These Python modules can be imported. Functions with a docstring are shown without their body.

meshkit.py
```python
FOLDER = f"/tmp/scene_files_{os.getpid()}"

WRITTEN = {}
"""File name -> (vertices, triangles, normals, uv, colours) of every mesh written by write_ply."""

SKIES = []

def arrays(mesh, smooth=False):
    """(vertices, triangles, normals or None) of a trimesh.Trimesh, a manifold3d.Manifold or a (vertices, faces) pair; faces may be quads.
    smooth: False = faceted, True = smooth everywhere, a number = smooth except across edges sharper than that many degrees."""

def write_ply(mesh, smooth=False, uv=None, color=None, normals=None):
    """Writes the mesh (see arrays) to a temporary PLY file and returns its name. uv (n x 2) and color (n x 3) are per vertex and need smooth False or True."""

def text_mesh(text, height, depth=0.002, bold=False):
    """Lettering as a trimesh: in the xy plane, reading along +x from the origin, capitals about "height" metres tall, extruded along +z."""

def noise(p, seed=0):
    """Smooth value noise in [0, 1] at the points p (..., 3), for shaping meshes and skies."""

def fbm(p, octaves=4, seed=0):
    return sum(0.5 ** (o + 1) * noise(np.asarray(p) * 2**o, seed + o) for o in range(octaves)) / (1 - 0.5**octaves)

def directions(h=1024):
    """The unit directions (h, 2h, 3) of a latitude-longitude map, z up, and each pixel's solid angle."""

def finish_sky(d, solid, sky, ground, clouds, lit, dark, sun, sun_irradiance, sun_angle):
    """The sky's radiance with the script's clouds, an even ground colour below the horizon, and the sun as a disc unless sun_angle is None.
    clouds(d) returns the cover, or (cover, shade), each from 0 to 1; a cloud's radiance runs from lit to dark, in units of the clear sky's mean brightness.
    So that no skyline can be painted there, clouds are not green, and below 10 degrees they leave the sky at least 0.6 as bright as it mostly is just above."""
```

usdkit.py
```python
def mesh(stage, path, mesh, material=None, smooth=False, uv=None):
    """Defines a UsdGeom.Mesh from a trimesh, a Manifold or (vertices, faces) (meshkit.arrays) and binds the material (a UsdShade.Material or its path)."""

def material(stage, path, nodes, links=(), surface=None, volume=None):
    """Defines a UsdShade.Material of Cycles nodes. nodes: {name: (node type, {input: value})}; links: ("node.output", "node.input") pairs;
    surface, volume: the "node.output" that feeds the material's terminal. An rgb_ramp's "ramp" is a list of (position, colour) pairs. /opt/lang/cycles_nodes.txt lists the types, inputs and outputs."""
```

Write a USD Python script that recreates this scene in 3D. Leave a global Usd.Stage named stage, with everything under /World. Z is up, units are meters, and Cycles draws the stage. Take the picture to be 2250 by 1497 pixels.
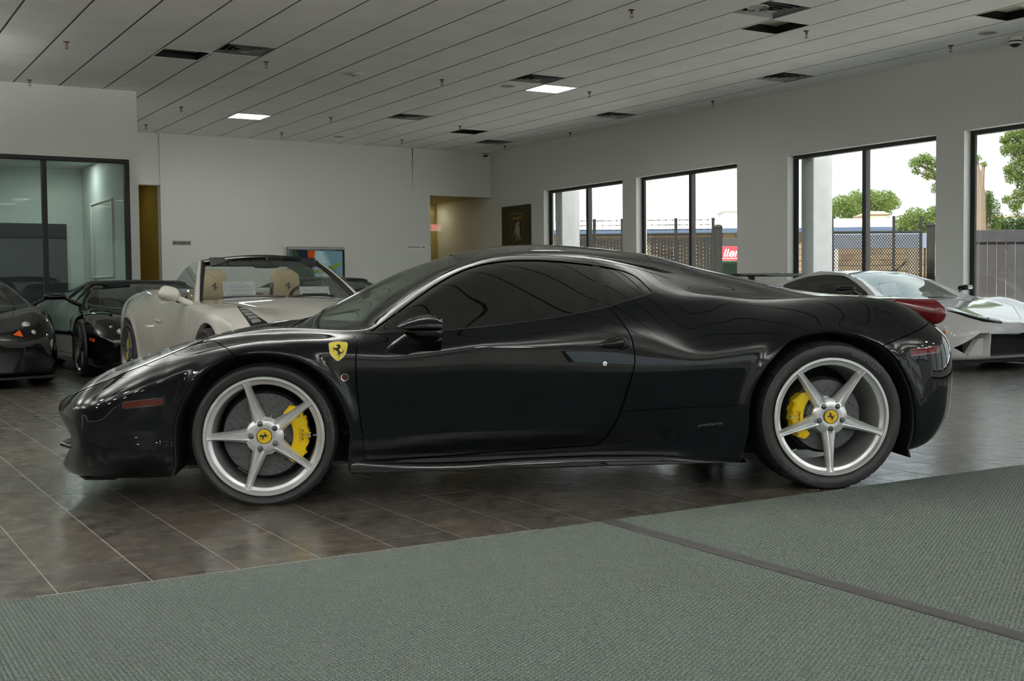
import math, random
import numpy as np
import trimesh
import manifold3d as m3
from manifold3d import Manifold, CrossSection, Mesh as MMesh
from scipy.interpolate import PchipInterpolator, Akima1DInterpolator
from scipy.ndimage import gaussian_filter1d
from scipy.spatial import cKDTree
from shapely.geometry import Polygon, LineString, Point, MultiPolygon, box as sbox
from shapely.ops import unary_union
from shapely import affinity
from pxr import Usd, UsdGeom, UsdLux, UsdShade, Sdf, Gf, Vt
import usdkit, meshkit

random.seed(7)
RNG = np.random.default_rng(7)
stage = Usd.Stage.CreateInMemory()
UsdGeom.SetStageUpAxis(stage, UsdGeom.Tokens.z)
UsdGeom.SetStageMetersPerUnit(stage, 1.0)
UsdGeom.Xform.Define(stage, '/World')
UsdGeom.Scope.Define(stage, '/World/Looks')

# ------------------------------------------------------------------ camera
EXPOSURE = 0.0
CAM_H = 0.9668
YAW, PITCH, ROLL, FPX = math.pi / 2 - 1.0295, -0.0439, -0.0098, 2585.7
FWD = np.array([math.sin(YAW) * math.cos(PITCH), math.cos(YAW) * math.cos(PITCH), math.sin(PITCH)])
_r = np.array([math.cos(YAW), -math.sin(YAW), 0.0])
_u = np.cross(_r, FWD)
RIGHT = math.cos(ROLL) * _r + math.sin(ROLL) * _u
UP = -math.sin(ROLL) * _r + math.cos(ROLL) * _u
cam = UsdGeom.Camera.Define(stage, '/World/camera')
M = Gf.Matrix4d(*RIGHT, 0, *UP, 0, *(-FWD), 0, 0, 0, CAM_H, 1)
cam.AddTransformOp().Set(M)
cam.CreateHorizontalApertureAttr(36.0)
cam.CreateVerticalApertureAttr(36.0 * 1497 / 2250)
cam.CreateFocalLengthAttr(36.0 * FPX / 2250)
cam.CreateClippingRangeAttr(Gf.Vec2f(0.05, 2000.0))
cam.CreateExposureAttr(EXPOSURE)
# ------------------------------------------------------------------ sky (thin bright overcast) and lamps
SKY = 1.7
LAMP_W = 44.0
UNSEEN_UP_W = 72.0
HALL_W = 120.0
OFF_W = 420.0
sky_mat = usdkit.material(stage, '/World/Looks/sky', {
    'tc': ('texture_coordinate', {}),
    'map': ('mapping', {'mapping_type': 'point', 'scale': (1.0, 1.0, 2.6)}),
    'n': ('noise_texture', {'scale': 2.1, 'detail': 6.0, 'roughness': 0.55}),
    'r': ('rgb_ramp', {'ramp': [(0.30, (0.78, 0.88, 1.0)), (0.52, (0.95, 0.98, 1.0)), (0.75, (1.0, 1.0, 1.0))]}),
    'bg': ('background_shader', {'strength': SKY})},
    [('tc.generated', 'map.vector'), ('map.vector', 'n.vector'), ('n.fac', 'r.fac'), ('r.color', 'bg.color')], surface='bg.background')
dome = UsdLux.DomeLight.Define(stage, '/World/sky')
dome.CreateIntensityAttr(1.0)
UsdShade.MaterialBindingAPI.Apply(dome.GetPrim()).Bind(sky_mat)
sun = UsdLux.DistantLight.Define(stage, '/World/sun')
sun.CreateIntensityAttr(7.0)
sun.CreateNormalizeAttr(True)
sun.CreateAngleAttr(4.0)
sun.CreateColorAttr(Gf.Vec3f(1.0, 0.95, 0.86))
sun.AddRotateXYZOp().Set(Gf.Vec3f(34.9, 0.0, -52.0))
# ------------------------------------------------------------------ helpers: prims
_used = {}
def _name(parent, name):
    k = (parent, name)
    _used[k] = _used.get(k, -1) + 1
    return name if _used[k] == 0 else '%s_%03d' % (name, _used[k])

def _tag(prim, label=None, cat=None, group=None, kind=None):
    for k, v in (('label', label), ('category', cat), ('group', group), ('kind', kind)):
        if v:
            prim.SetCustomDataByKey(k, v)
    return prim

def thing(name, label, cat, loc=(0, 0, 0), rotz=0.0, group=None, kind=None):
    p = '/World/' + _name('/World', name)
    x = UsdGeom.Xform.Define(stage, p)
    x.AddTranslateOp().Set(Gf.Vec3d(*map(float, loc)))
    if rotz:
        x.AddRotateZOp().Set(float(rotz))
    _tag(x.GetPrim(), label, cat, group, kind)
    return p

def obj(name, mesh, mat, parent='/World', smooth=30, label=None, cat=None, group=None, kind=None):
    """one Mesh prim; mesh = trimesh / Manifold / (v,f) / (v,f,normals unwelded)"""
    p = parent + '/' + _name(parent, name)
    if isinstance(mesh, tuple) and len(mesh) == 3:
        v, f, n = mesh
        m = UsdGeom.Mesh.Define(stage, p)
        m.CreatePointsAttr(Vt.Vec3fArray.FromNumpy(np.ascontiguousarray(v, np.float32)))
        m.CreateFaceVertexCountsAttr(Vt.IntArray.FromNumpy(np.full(len(f), 3, np.int32)))
        m.CreateFaceVertexIndicesAttr(Vt.IntArray.FromNumpy(np.ascontiguousarray(f, np.int32).ravel()))
        m.CreateSubdivisionSchemeAttr('none')
        m.CreateNormalsAttr(Vt.Vec3fArray.FromNumpy(np.ascontiguousarray(n, np.float32)))
        m.SetNormalsInterpolation('vertex')
        UsdShade.MaterialBindingAPI.Apply(m.GetPrim()).Bind(MAT[mat])
    else:
        m = usdkit.mesh(stage, p, mesh, MAT[mat], smooth=smooth)
    _tag(m.GetPrim(), label, cat, group, kind)
    return p

def copy_of(src, loc, rotz=0.0, label=None, group=None):
    """a copy of a whole thing under the next number"""
    sp = stage.GetPrimAtPath(src)
    was = sp.GetCustomData()
    base = src.split('/')[-1]
    if base[-4:-3] == '_' and base[-3:].isdigit():
        base = base[:-4]
    p = '/World/' + _name('/World', base)
    x = UsdGeom.Xform.Define(stage, p)
    x.GetPrim().GetReferences().AddInternalReference(src)
    x.ClearXformOpOrder()
    x.AddTranslateOp().Set(Gf.Vec3d(*map(float, loc)))
    if rotz or sp.GetAttribute('xformOp:rotateZ'):
        x.AddRotateZOp().Set(float(rotz))
    _tag(x.GetPrim(), label or was.get('label'), was.get('category'), group or was.get('group'))
    x.GetPrim().SetInstanceable(True)
    return p

# ------------------------------------------------------------------ helpers: shapes
def box(x0, x1, y0, y1, z0, z1):
    b = trimesh.creation.box((x1 - x0, y1 - y0, z1 - z0))
    b.apply_translation(((x0 + x1) / 2, (y0 + y1) / 2, (z0 + z1) / 2))
    return b

def rbox(x0, x1, y0, y1, z0, z1, r=0.004):
    """box with chamfered edges"""
    c = np.array([(x0 + x1) / 2, (y0 + y1) / 2, (z0 + z1) / 2])
    h = np.array([x1 - x0, y1 - y0, z1 - z0]) / 2
    r = min(r, h.min() * 0.9)
    pts = []
    for s in np.ndindex(2, 2, 2):
        s = np.array(s) * 2 - 1
        for k in range(3):
            q = h - r
            q[k] = h[k]
            pts.append(c + s * q)
    return trimesh.convex.convex_hull(np.array(pts))

def cat(*ms):
    out = []
    for m in ms:
        out += list(m) if isinstance(m, (list, tuple)) else [m]
    return trimesh.util.concatenate(out)

def hull(pts):
    return trimesh.convex.convex_hull(np.asarray(pts, float))

def ball(c, r, sub=2):
    s = trimesh.creation.icosphere(sub, r)
    s.apply_translation(c)
    return s

def ballhull(cs, sub=2):
    return hull(np.vstack([ball(c, r, sub).vertices for *c, r in cs]))

def tube(pts, r, n=8, closed=False, caps=True):
    """swept round tube; r scalar or per point"""
    P = np.asarray(pts, float)
    k = len(P)
    R = np.full(k, r) if np.ndim(r) == 0 else np.asarray(r, float)
    T = np.gradient(P, axis=0)
    if closed:
        T = np.roll(P, -1, 0) - np.roll(P, 1, 0)
    T /= np.maximum(np.linalg.norm(T, axis=1, keepdims=True), 1e-12)
    up = np.array([0, 0, 1.0]) if abs(T[0][2]) < 0.9 else np.array([1.0, 0, 0])
    V = []
    u = np.cross(T[0], up); u /= np.linalg.norm(u)
    for i in range(k):
        u = u - (u @ T[i]) * T[i]; u /= max(np.linalg.norm(u), 1e-12)
        w = np.cross(T[i], u)
        a = np.arange(n) / n * 2 * math.pi
        V.append(P[i] + R[i] * (np.cos(a)[:, None] * u + np.sin(a)[:, None] * w))
    V = np.vstack(V)
    F = []
    m = k if closed else k - 1
    for i in range(m):
        j = (i + 1) % k
        for a in range(n):
            b = (a + 1) % n
            F += [(i * n + a, j * n + a, j * n + b), (i * n + a, j * n + b, i * n + b)]
    if caps and not closed:
        V = np.vstack([V, P[0], P[-1]])
        for a in range(n):
            b = (a + 1) % n
            F += [(k * n, a, b), (k * n + 1, (k - 1) * n + b, (k - 1) * n + a)]
    t = trimesh.Trimesh(V, np.array(F), process=False)
    if t.volume < 0:
        t.invert()
    return t

def prism(poly, d0, d1, axis='y'):
    """shapely polygon (a,b) extruded; axis y: (a,b)->(x,z), from y=d0 to d1; axis z: (x,y); axis x: (y,z)"""
    ms = []
    for g in getattr(poly, 'geoms', [poly]):
        if g.is_empty or g.area < 1e-10:
            continue
        t = trimesh.creation.extrude_polygon(g, d1 - d0, engine='earcut')
        v = t.vertices.copy()
        if axis == 'y':
            t.vertices = np.c_[v[:, 0], d0 + v[:, 2], v[:, 1]]
            t.invert()
        elif axis == 'x':
            t.vertices = np.c_[d0 + v[:, 2], v[:, 0], v[:, 1]]
        else:
            t.vertices = np.c_[v[:, 0], v[:, 1], d0 + v[:, 2]]
        if t.volume < 0:
            t.invert()
        ms.append(t)
    return cat(ms)

def lathe(profile, n=64, axis='y', closed=True):
    """profile: (radius, height) points, closed loop; revolved about the axis"""
    P = np.asarray(profile, float)
    k = len(P)
    a = np.arange(n) / n * 2 * math.pi
    V = np.stack([P[None, :, 0] * np.cos(a)[:, None], P[None, :, 0] * np.sin(a)[:, None], np.broadcast_to(P[None, :, 1], (n, k))], -1).reshape(-1, 3)
    F = []
    m = k if closed else k - 1
    for i in range(n):
        j = (i + 1) % n
        for q in range(m):
            r = (q + 1) % k
            F += [(i * k + q, j * k + q, j * k + r), (i * k + q, j * k + r, i * k + r)]
    if axis == 'y':
        V = np.c_[V[:, 0], V[:, 2], V[:, 1]]
    elif axis == 'x':
        V = np.c_[V[:, 2], V[:, 0], V[:, 1]]
    t = trimesh.Trimesh(V, np.array(F), process=False)
    t.merge_vertices()
    t.update_faces(t.nondegenerate_faces())
    if closed and t.volume < 0:
        t.invert()
    return t

def mani(t):
    if isinstance(t, Manifold):
        return t
    t = t.copy()
    t.merge_vertices()
    return Manifold(MMesh(np.ascontiguousarray(t.vertices, np.float32), np.ascontiguousarray(t.faces, np.uint32)))

def tri(m):
    if isinstance(m, trimesh.Trimesh):
        return m
    q = m.to_mesh()
    return trimesh.Trimesh(q.vert_properties[:, :3].astype(float), q.tri_verts, process=False)

def moved(t, loc=(0, 0, 0), rz=0.0, ry=0.0, rx=0.0, s=None):
    t = t.copy()
    if s is not None:
        t.vertices = t.vertices * np.asarray(s)
        if np.prod(np.broadcast_to(s, 3)) < 0:
            t.invert()
    R = trimesh.transformations.euler_matrix(rx, ry, rz)
    t.apply_transform(R)
    t.apply_translation(loc)
    return t

def smooth_poly(pts, n=8, closed=True):
    """Catmull-Rom through the points"""
    P = np.asarray(pts, float)
    k = len(P)
    out = []
    for i in range(k if closed else k - 1):
        if closed:
            a, b, c, d = P[i - 1], P[i], P[(i + 1) % k], P[(i + 2) % k]
        else:
            a, b, c, d = P[max(i - 1, 0)], P[i], P[i + 1], P[min(i + 2, k - 1)]
        for t in np.arange(n) / n:
            out.append(0.5 * (2 * b + (c - a) * t + (2 * a - 5 * b + 4 * c - d) * t * t + (3 * b - a - 3 * c + d) * t ** 3))
    if not closed:
        out.append(P[-1])
    return np.array(out)

def flat_text(s, height, depth=0.001, bold=False):
    return meshkit.text_mesh(s, height, depth, bold)

def at(t, c, far=False):
    t = t.copy()
    if far:
        t.vertices = t.vertices * [1, -1, 1]
        t.invert()
    t.apply_translation(c)
    return t
# ------------------------------------------------------------------ materials
MAT = {}
def pm(name, col, rough=0.5, metal=0.0, noise=None, bump=None, **kw):
    """principled; noise=(scale, amount) varies colour, bump=(scale, distance)"""
    nodes = {'p': ('principled_bsdf', dict(base_color=col, roughness=rough, metallic=metal, **kw))}
    links = []
    if noise or bump:
        nodes['tc'] = ('texture_coordinate', {})
    if noise:
        sc, am = noise
        nodes['n'] = ('noise_texture', {'scale': sc, 'detail': 4.0, 'roughness': 0.6})
        nodes['r'] = ('rgb_ramp', {'ramp': [(0.3, tuple(c * (1 - am) for c in col)), (0.7, tuple(min(1, c * (1 + am)) for c in col))]})
        links += [('tc.object', 'n.vector'), ('n.fac', 'r.fac'), ('r.color', 'p.base_color')]
    if bump:
        sc, d = bump
        nodes['bn'] = ('noise_texture', {'scale': sc, 'detail': 3.0})
        nodes['b'] = ('bump', {'strength': 1.0, 'distance': d})
        links += [('tc.object', 'bn.vector'), ('bn.fac', 'b.height'), ('b.normal', 'p.normal')]
    MAT[name] = usdkit.material(stage, '/World/Looks/' + name, nodes, links, surface='p.BSDF')
    return MAT[name]

def em(name, col, strength):
    MAT[name] = usdkit.material(stage, '/World/Looks/' + name, {'e': ('emission', {'color': col, 'strength': strength})}, [], surface='e.emission')

def pane(name, tint, ior=1.5, gloss=(1, 1, 1), rough=0.0):
    """thin sheet of glass: tinted transparent mixed with mirror by fresnel"""
    MAT[name] = usdkit.material(stage, '/World/Looks/' + name, {
        'geo': ('geometry', {}), 'mi': ('mix_float', {'a': ior, 'b': 1.0 / ior}), 'f': ('fresnel', {}),
        't': ('transparent_bsdf', {'color': tint}),
        'g': ('glossy_bsdf', {'color': gloss, 'roughness': rough}),
        'm': ('mix_closure', {})},
        [('geo.backfacing', 'mi.fac'), ('mi.result', 'f.IOR'), ('f.fac', 'm.fac'), ('t.BSDF', 'm.closure1'), ('g.BSDF', 'm.closure2')], surface='m.closure')

pm('black_paint', (0.0016, 0.0021, 0.0034), 0.012, ior=1.44)
pm('black_trim', (0.008, 0.008, 0.009), 0.28)
pm('black_gloss', (0.004, 0.004, 0.005), 0.06)
pm('black_matte', (0.006, 0.006, 0.007), 0.75)
pm('cavity', (0.003, 0.003, 0.0035), 0.9)
pm('rubber', (0.019, 0.019, 0.0205), 0.55, bump=(260.0, 0.0004))
pm('rubber_letter', (0.062, 0.062, 0.066), 0.5)
pm('rim_silver', (0.82, 0.83, 0.84), 0.24, metal=0.62)
pm('chrome', (0.78, 0.78, 0.79), 0.08, metal=1.0)
pm('dark_chrome', (0.22, 0.22, 0.24), 0.18, metal=1.0)
pm('steel', (0.45, 0.45, 0.46), 0.35, metal=1.0)
pm('disc_grey', (0.085, 0.087, 0.092), 0.42, metal=0.35, noise=(60.0, 0.25))
pm('hub_grey', (0.10, 0.09, 0.085), 0.45, metal=0.6)
pm('caliper_yellow', (0.86, 0.60, 0.0), 0.25)
pm('emblem_yellow', (0.90, 0.76, 0.10), 0.22)
pm('cap_yellow', (0.90, 0.62, 0.02), 0.22)
pm('ink', (0.006, 0.006, 0.006), 0.4)
pm('red_ink', (0.55, 0.02, 0.01), 0.4)
pm('white_ink', (0.8, 0.8, 0.8), 0.4)
pm('amber_lens', (0.075, 0.012, 0.005), 0.08)
pm('red_lens', (0.105, 0.003, 0.006), 0.05)
pm('red_core', (0.30, 0.006, 0.01), 0.15)
pm('orange_lens', (0.75, 0.10, 0.01), 0.12)
pane('lens_clear', (0.92, 0.94, 0.95), 1.45)
pane('tint_glass', (0.30, 0.33, 0.31), 1.75)
pane('wind_glass', (0.80, 0.87, 0.84), 1.55)
pane('window_pane', (0.93, 0.96, 0.95), 1.45)
pane('office_glass', (0.86, 0.92, 0.90), 1.24)
pm('leather_tan', (0.52, 0.40, 0.24), 0.5, noise=(30.0, 0.08))
pm('leather_dark', (0.012, 0.012, 0.013), 0.55)
pm('white_paint', (0.74, 0.72, 0.66), 0.06, coat_weight=0.5)
pm('pearl_white', (0.70, 0.70, 0.71), 0.06, coat_weight=0.5)
pm('paper', (0.72, 0.68, 0.74), 0.6)
pm('print_grey', (0.25, 0.24, 0.26), 0.6)
pm('tarp_blue', (0.055, 0.066, 0.095), 0.7)
pm('roof_orange', (0.62, 0.25, 0.12), 0.8)
pm('crack_dark', (0.03, 0.03, 0.03), 0.8)
pm('sign_lit', (0.70, 0.66, 0.52), 0.4, emission_color=(1, .95, .8), emission_strength=0.25)
pm('exit_red', (0.8, 0.03, 0.01), 0.4, emission_color=(1, .05, .02), emission_strength=0.8)
pm('strip_metal', (0.40, 0.38, 0.35), 0.4, metal=0.6)
pm('seal', (0.05, 0.05, 0.052), 0.12, metal=0.6)
pm('lamp_grey', (0.55, 0.56, 0.57), 0.35, metal=0.2)
# ------------------------------------------------------------------ room shell: x = towards the window wall, y = away along it
ZC, XW, YB, YL, XL = 3.9368, 12.937, 22.364, 17.879, 4.310
YS, XE = -8.2, -18.0                      # storefront and side wall, both out of view, placed for daylight and dim reflections
pm('wall_white', (0.735, 0.755, 0.72), 0.75, bump=(180.0, 0.0006))
pm('wall_yellow', (0.46, 0.37, 0.13), 0.7)
pm('wall_gold', (0.34, 0.25, 0.045), 0.7)
pm('wall_office', (0.50, 0.55, 0.51), 0.7)
pm('ceiling_tile', (0.79, 0.80, 0.785), 0.85, noise=(1.3, 0.05), bump=(90.0, 0.0008))
pm('ceiling_back', (0.42, 0.415, 0.40), 0.85)
pm('runner_shade', (0.115, 0.100, 0.078), 0.6)  # shade of the recessed reveals put into the runner colour
pm('frame_black', (0.006, 0.006, 0.007), 0.6)
pm('frame_grey', (0.022, 0.021, 0.020), 0.45)
pm('grout', (0.40, 0.38, 0.34), 0.7)
pm('door_dark', (0.018, 0.019, 0.023), 0.4)
def tile_mat(name, k, hue):
    c = np.array((0.098, 0.086, 0.072)) * k * np.array(hue)
    MAT[name] = usdkit.material(stage, '/World/Looks/' + name, {
        'g': ('geometry', {}),
        'n1': ('noise_texture', {'scale': 9.0, 'detail': 6.0, 'roughness': 0.65, 'distortion': 0.6}),
        'r1': ('rgb_ramp', {'ramp': [(0.3, tuple(c * 0.72)), (0.7, tuple(c * 1.28))]}),
        'n2': ('noise_texture', {'scale': 120.0, 'detail': 2.0}),
        'r2': ('rgb_ramp', {'ramp': [(0.66, (0, 0, 0)), (0.74, (1, 1, 1))]}),
        'mx': ('mix', {'color2': (0.30, 0.28, 0.25)}),
        'rr': ('map_range', {'from_min': 0.3, 'from_max': 0.7, 'to_min': 0.19, 'to_max': 0.30}),
        'mu': ('math', {'math_type': 'multiply', 'value2': 0.5}),
        'b': ('bump', {'strength': 0.25, 'distance': 0.0006}),
        'p': ('principled_bsdf', {'specular_ior_level': 0.55})},
        [('g.position', 'n1.vector'), ('g.position', 'n2.vector'), ('n1.fac', 'r1.fac'), ('n2.fac', 'r2.fac'), ('r1.color', 'mx.color1'), ('r2.color', 'mu.value1'), ('mu.value', 'mx.fac'),
         ('mx.color', 'p.base_color'), ('n1.fac', 'rr.value'), ('rr.result', 'p.roughness'), ('n1.fac', 'b.height'), ('b.normal', 'p.normal')], surface='p.BSDF')
for i, (k, h) in enumerate([(1.0, (1, 1, 1)), (0.88, (1, 1, 1.03)), (1.12, (1.02, 1, .97)), (1.0, (1.06, 1, .94)), (.95, (.98, 1, 1.04))]):
    tile_mat('floor_tile_%s' % 'abcde'[i], k, h)

def proj(p):
    d = np.asarray(p, float) - [0, 0, CAM_H]
    z = d @ FWD
    return (1125 + FPX * (d @ RIGHT) / z, 748.5 - FPX * (d @ UP) / z, z)

# floor: a grout bed carrying tiles laid a third out of step
def room_floor():
    f = UsdGeom.Xform.Define(stage, '/World/floor').GetPrim()
    _tag(f, kind='structure')
    obj('grout_bed', box(XE, 13.3, YS - .3, 25.6, -.06, -.0008), 'grout', '/World/floor')
    cells = []
    for i in range(-63, 43):
        x0 = .676 + .30 * i
        if x0 + .3 > XW - .0 or x0 < XE:
            continue
        o = 4.342 - .194 * (i - 3)
        for k in range(-22, 38):
            y0 = o + .582 * k
            if y0 > YB + .0 or y0 + .582 < YS:
                continue
            cells.append((x0, y0))
    seen, rest = [], []
    for c in cells:
        m = (c[0] + .15, c[1] + .29, 0)
        if (m[0] * FWD[0] + m[1] * FWD[1]) < 2:
            rest.append((0, c)); continue
        px, py, z = proj(m)
        if -60 < px < 2310 and py < 1530 and c[1] + .582 > 3.93:
            seen.append((1 / z ** 3, c))
        else:
            rest.append((0, c))
    seen.sort(key=lambda t: -t[0])
    def tile(c):
        x0, y0 = c
        x1, y1 = x0 + .30 - .0045, min(y0 + .582 - .0045, YB)
        y0 = max(y0, YS)
        e = .0006
        V = [(x0, y0, -.004), (x1, y0, -.004), (x1, y1, -.004), (x0, y1, -.004), (x0, y0, -e), (x1, y0, -e), (x1, y1, -e), (x0, y1, -e), (x0 + e, y0 + e, 0), (x1 - e, y0 + e, 0), (x1 - e, y1 - e, 0), (x0 + e, y1 - e, 0)]
        F = []
        for b in (0, 4):
            for q in range(4):
                r = (q + 1) % 4
                F += [(b + q, b + r, b + 4 + r), (b + q, b + 4 + r, b + 4 + q)]
        F += [(8, 9, 10), (8, 10, 11)]
        return trimesh.Trimesh(np.array(V), np.array(F), process=False)
    rg = random.Random(3)
    for _, c in seen[:299]:
        obj('tile', tile(c), 'floor_tile_' + rg.choice('aaabcde'), '/World/floor', smooth=False)
    obj('floor_tiles', cat([tile(c) for _, c in seen[299:] + rest]), 'floor_tile_a', '/World/floor', smooth=False, kind='stuff')
room_floor()

# ceiling: panels between runners
def room_ceiling():
    p = '/World/ceiling'
    _tag(UsdGeom.Xform.Define(stage, p).GetPrim(), kind='structure')
    obj('ceiling_deck', box(XE, 13.3, YS - .3, 25.6, ZC + .45, ZC + .5), 'ceiling_back', p)
    seen, rest = [], []
    for i in range(-34, 18):
        for k in range(-15, 38):
            c = (2.62 + .61 * i, .38 + .59 * k)
            if c[0] < XE or c[0] > XW or c[1] < YS or c[1] > YB:
                continue
            if (i, k) in CEIL_HOLES:
                continue
            m = (c[0] + .3, c[1] + .3, ZC)
            ok = False
            if m[0] * FWD[0] + m[1] * FWD[1] > 3:
                px, py, z = proj(m)
                ok = -60 < px < 2320 and -40 < py and not (c[0] < XL and c[1] > YL)
            (seen if ok else rest).append((z if ok else 0, c))
    seen.sort(key=lambda t: t[0])
    def panel(c):
        x0, y0 = c[0] + .014, c[1] + .0025
        x1, y1 = min(c[0] + .61 - .014, XW), min(c[1] + .59 - .0025, YB)
        return box(x0, x1, y0, y1, ZC, ZC + .012)
    for _, c in seen[:299]:
        obj('ceiling_panel', panel(c), 'ceiling_tile', p, smooth=False)
    obj('ceiling_panels', cat([panel(c) for _, c in seen[299:] + rest]), 'ceiling_tile', p, smooth=False, kind='stuff')
    for i in range(-34, 18):
        x = 2.62 + .61 * i
        if XE < x < XW:
            obj('ceiling_runner', box(x - .015, x + .015, YS, YB, ZC + .004, ZC + .03), 'runner_shade', p, smooth=False)
    tees = [box(XE, XW, .38 + .59 * k - .006, .38 + .59 * k + .006, ZC + .005, ZC + .02) for k in range(-14, 38) if YS < .38 + .59 * k < YB]
    obj('cross_tees', cat(tees), 'ceiling_back', p, smooth=False, kind='stuff')

def slab(name, poly, d0, d1, axis, mat, **kw):
    return obj(name, prism(poly, d0, d1, axis), mat, smooth=False, **kw)
S = dict(kind='structure')
# window wall, four windows in view and unseen bays behind the camera for daylight
WINS = [(17.53, 20.216), (14.44, 17.121), (10.55, 13.304), (7.36, 10.11), (3.55, 6.30), (.35, 3.10), (-3.1, -.40), (-6.6, -3.9)]
WZ0, WZ1 = .42, 2.955
wp = sbox(YS - .3, 0, 25.6, ZC + .5)
for a, b in WINS:
    wp = wp.difference(sbox(a, WZ0, b, WZ1))
slab('wall_right', wp, XW, XW + .24, 'x', 'wall_white', **S)
for n, (a, b) in enumerate(WINS):
    w = '/World/window_%d' % (n + 1)
    _tag(UsdGeom.Xform.Define(stage, w).GetPrim(), kind='structure')
    x0, x1 = XW + .125, XW + .215
    for (p, q, r, s) in ((a, b, WZ1 - .055, WZ1), (a, b, WZ0, WZ0 + .07)):
        obj('window_frame', rbox(x0, x1, p, q, r, s, .004), 'frame_grey', w)
    for (p, q) in ((a, a + .07), (b - .07, b)):
        obj('window_frame', cat(rbox(x0, x1 - .045, p, q, WZ0 + .07, WZ1 - .055, .004)), 'frame_black', w)
    mid = (a + b) / 2 - .03
    obj('window_mullion', rbox(x0 - .01, x1, mid - .035, mid + .035, WZ0 + .07, WZ1 - .055, .006), 'frame_grey', w)
    for (p, q) in ((a + .07, mid - .035), (mid + .035, b - .07)):
        obj('window_pane', box(x0 + .045, x0 + .051, p, q, WZ0 + .07, WZ1 - .055), 'window_pane', w)
# back wall with its two openings
bp = sbox(-6, 0, XW, ZC).difference(sbox(XL + .12, 0, 5.785, 2.972)).difference(sbox(11.452, 0, XW, 2.968))
slab('wall_back', bp, YB, YB + .2, 'y', 'wall_white', **S)
slab('wall_back_pier', sbox(5.785, 0, 5.985, ZC), YB - .025, YB, 'y', 'wall_white', **S)
# office box on the left with a glazed front
lp = sbox(XE, 0, XL, ZC).difference(sbox(-2.0, .35, 4.181, 2.928))
slab('wall_left', lp, YL, YL + .16, 'y', 'wall_white', **S)
slab('wall_left_return', sbox(YL + .16, 0, YB, ZC), XL - .13, XL, 'x', 'wall_white', **S)
w = '/World/window_9'
_tag(UsdGeom.Xform.Define(stage, w).GetPrim(), kind='structure')
obj('window_frame', rbox(-2.0, 4.181, YL - .012, YL + .09, 2.868, 2.928, .004), 'frame_black', w)
obj('window_frame', rbox(-2.0, 4.181, YL - .012, YL + .09, .35, .42, .004), 'frame_black', w)
for x in (4.113, 2.958, 1.80, .64, -.52, -1.68):
    obj('window_mullion', rbox(x, x + .068, YL - .012, YL + .09, .42, 2.868, .004), 'frame_black', w)
for x in (3.026, 1.868, .708, -.452, -1.612):
    obj('window_pane', box(x, x + 1.09, YL + .035, YL + .041, .42, 2.868), 'office_glass', w)
OY = 21.3
slab('wall_office_back', sbox(-6, 0, XL - .13, 3.4), OY, OY + .1, 'y', 'wall_office', **S)
slab('wall_office_side', sbox(YL + .16, 0, OY, 3.4), XL - .14, XL - .13, 'x', 'wall_office', **S)
slab('wall_office_left', sbox(YL + .16, 0, OY, 3.4), -5.0, -4.9, 'x', 'wall_office', **S)
slab('ceiling_office', sbox(-6, YL + .16, XL - .13, OY), 3.1, 3.15, 'z', 'wall_office', **S)
obj('door_1', cat(rbox(2.80, 3.90, OY - .05, OY - .002, 0, 2.15, .004)), 'door_dark', **S)
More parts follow.
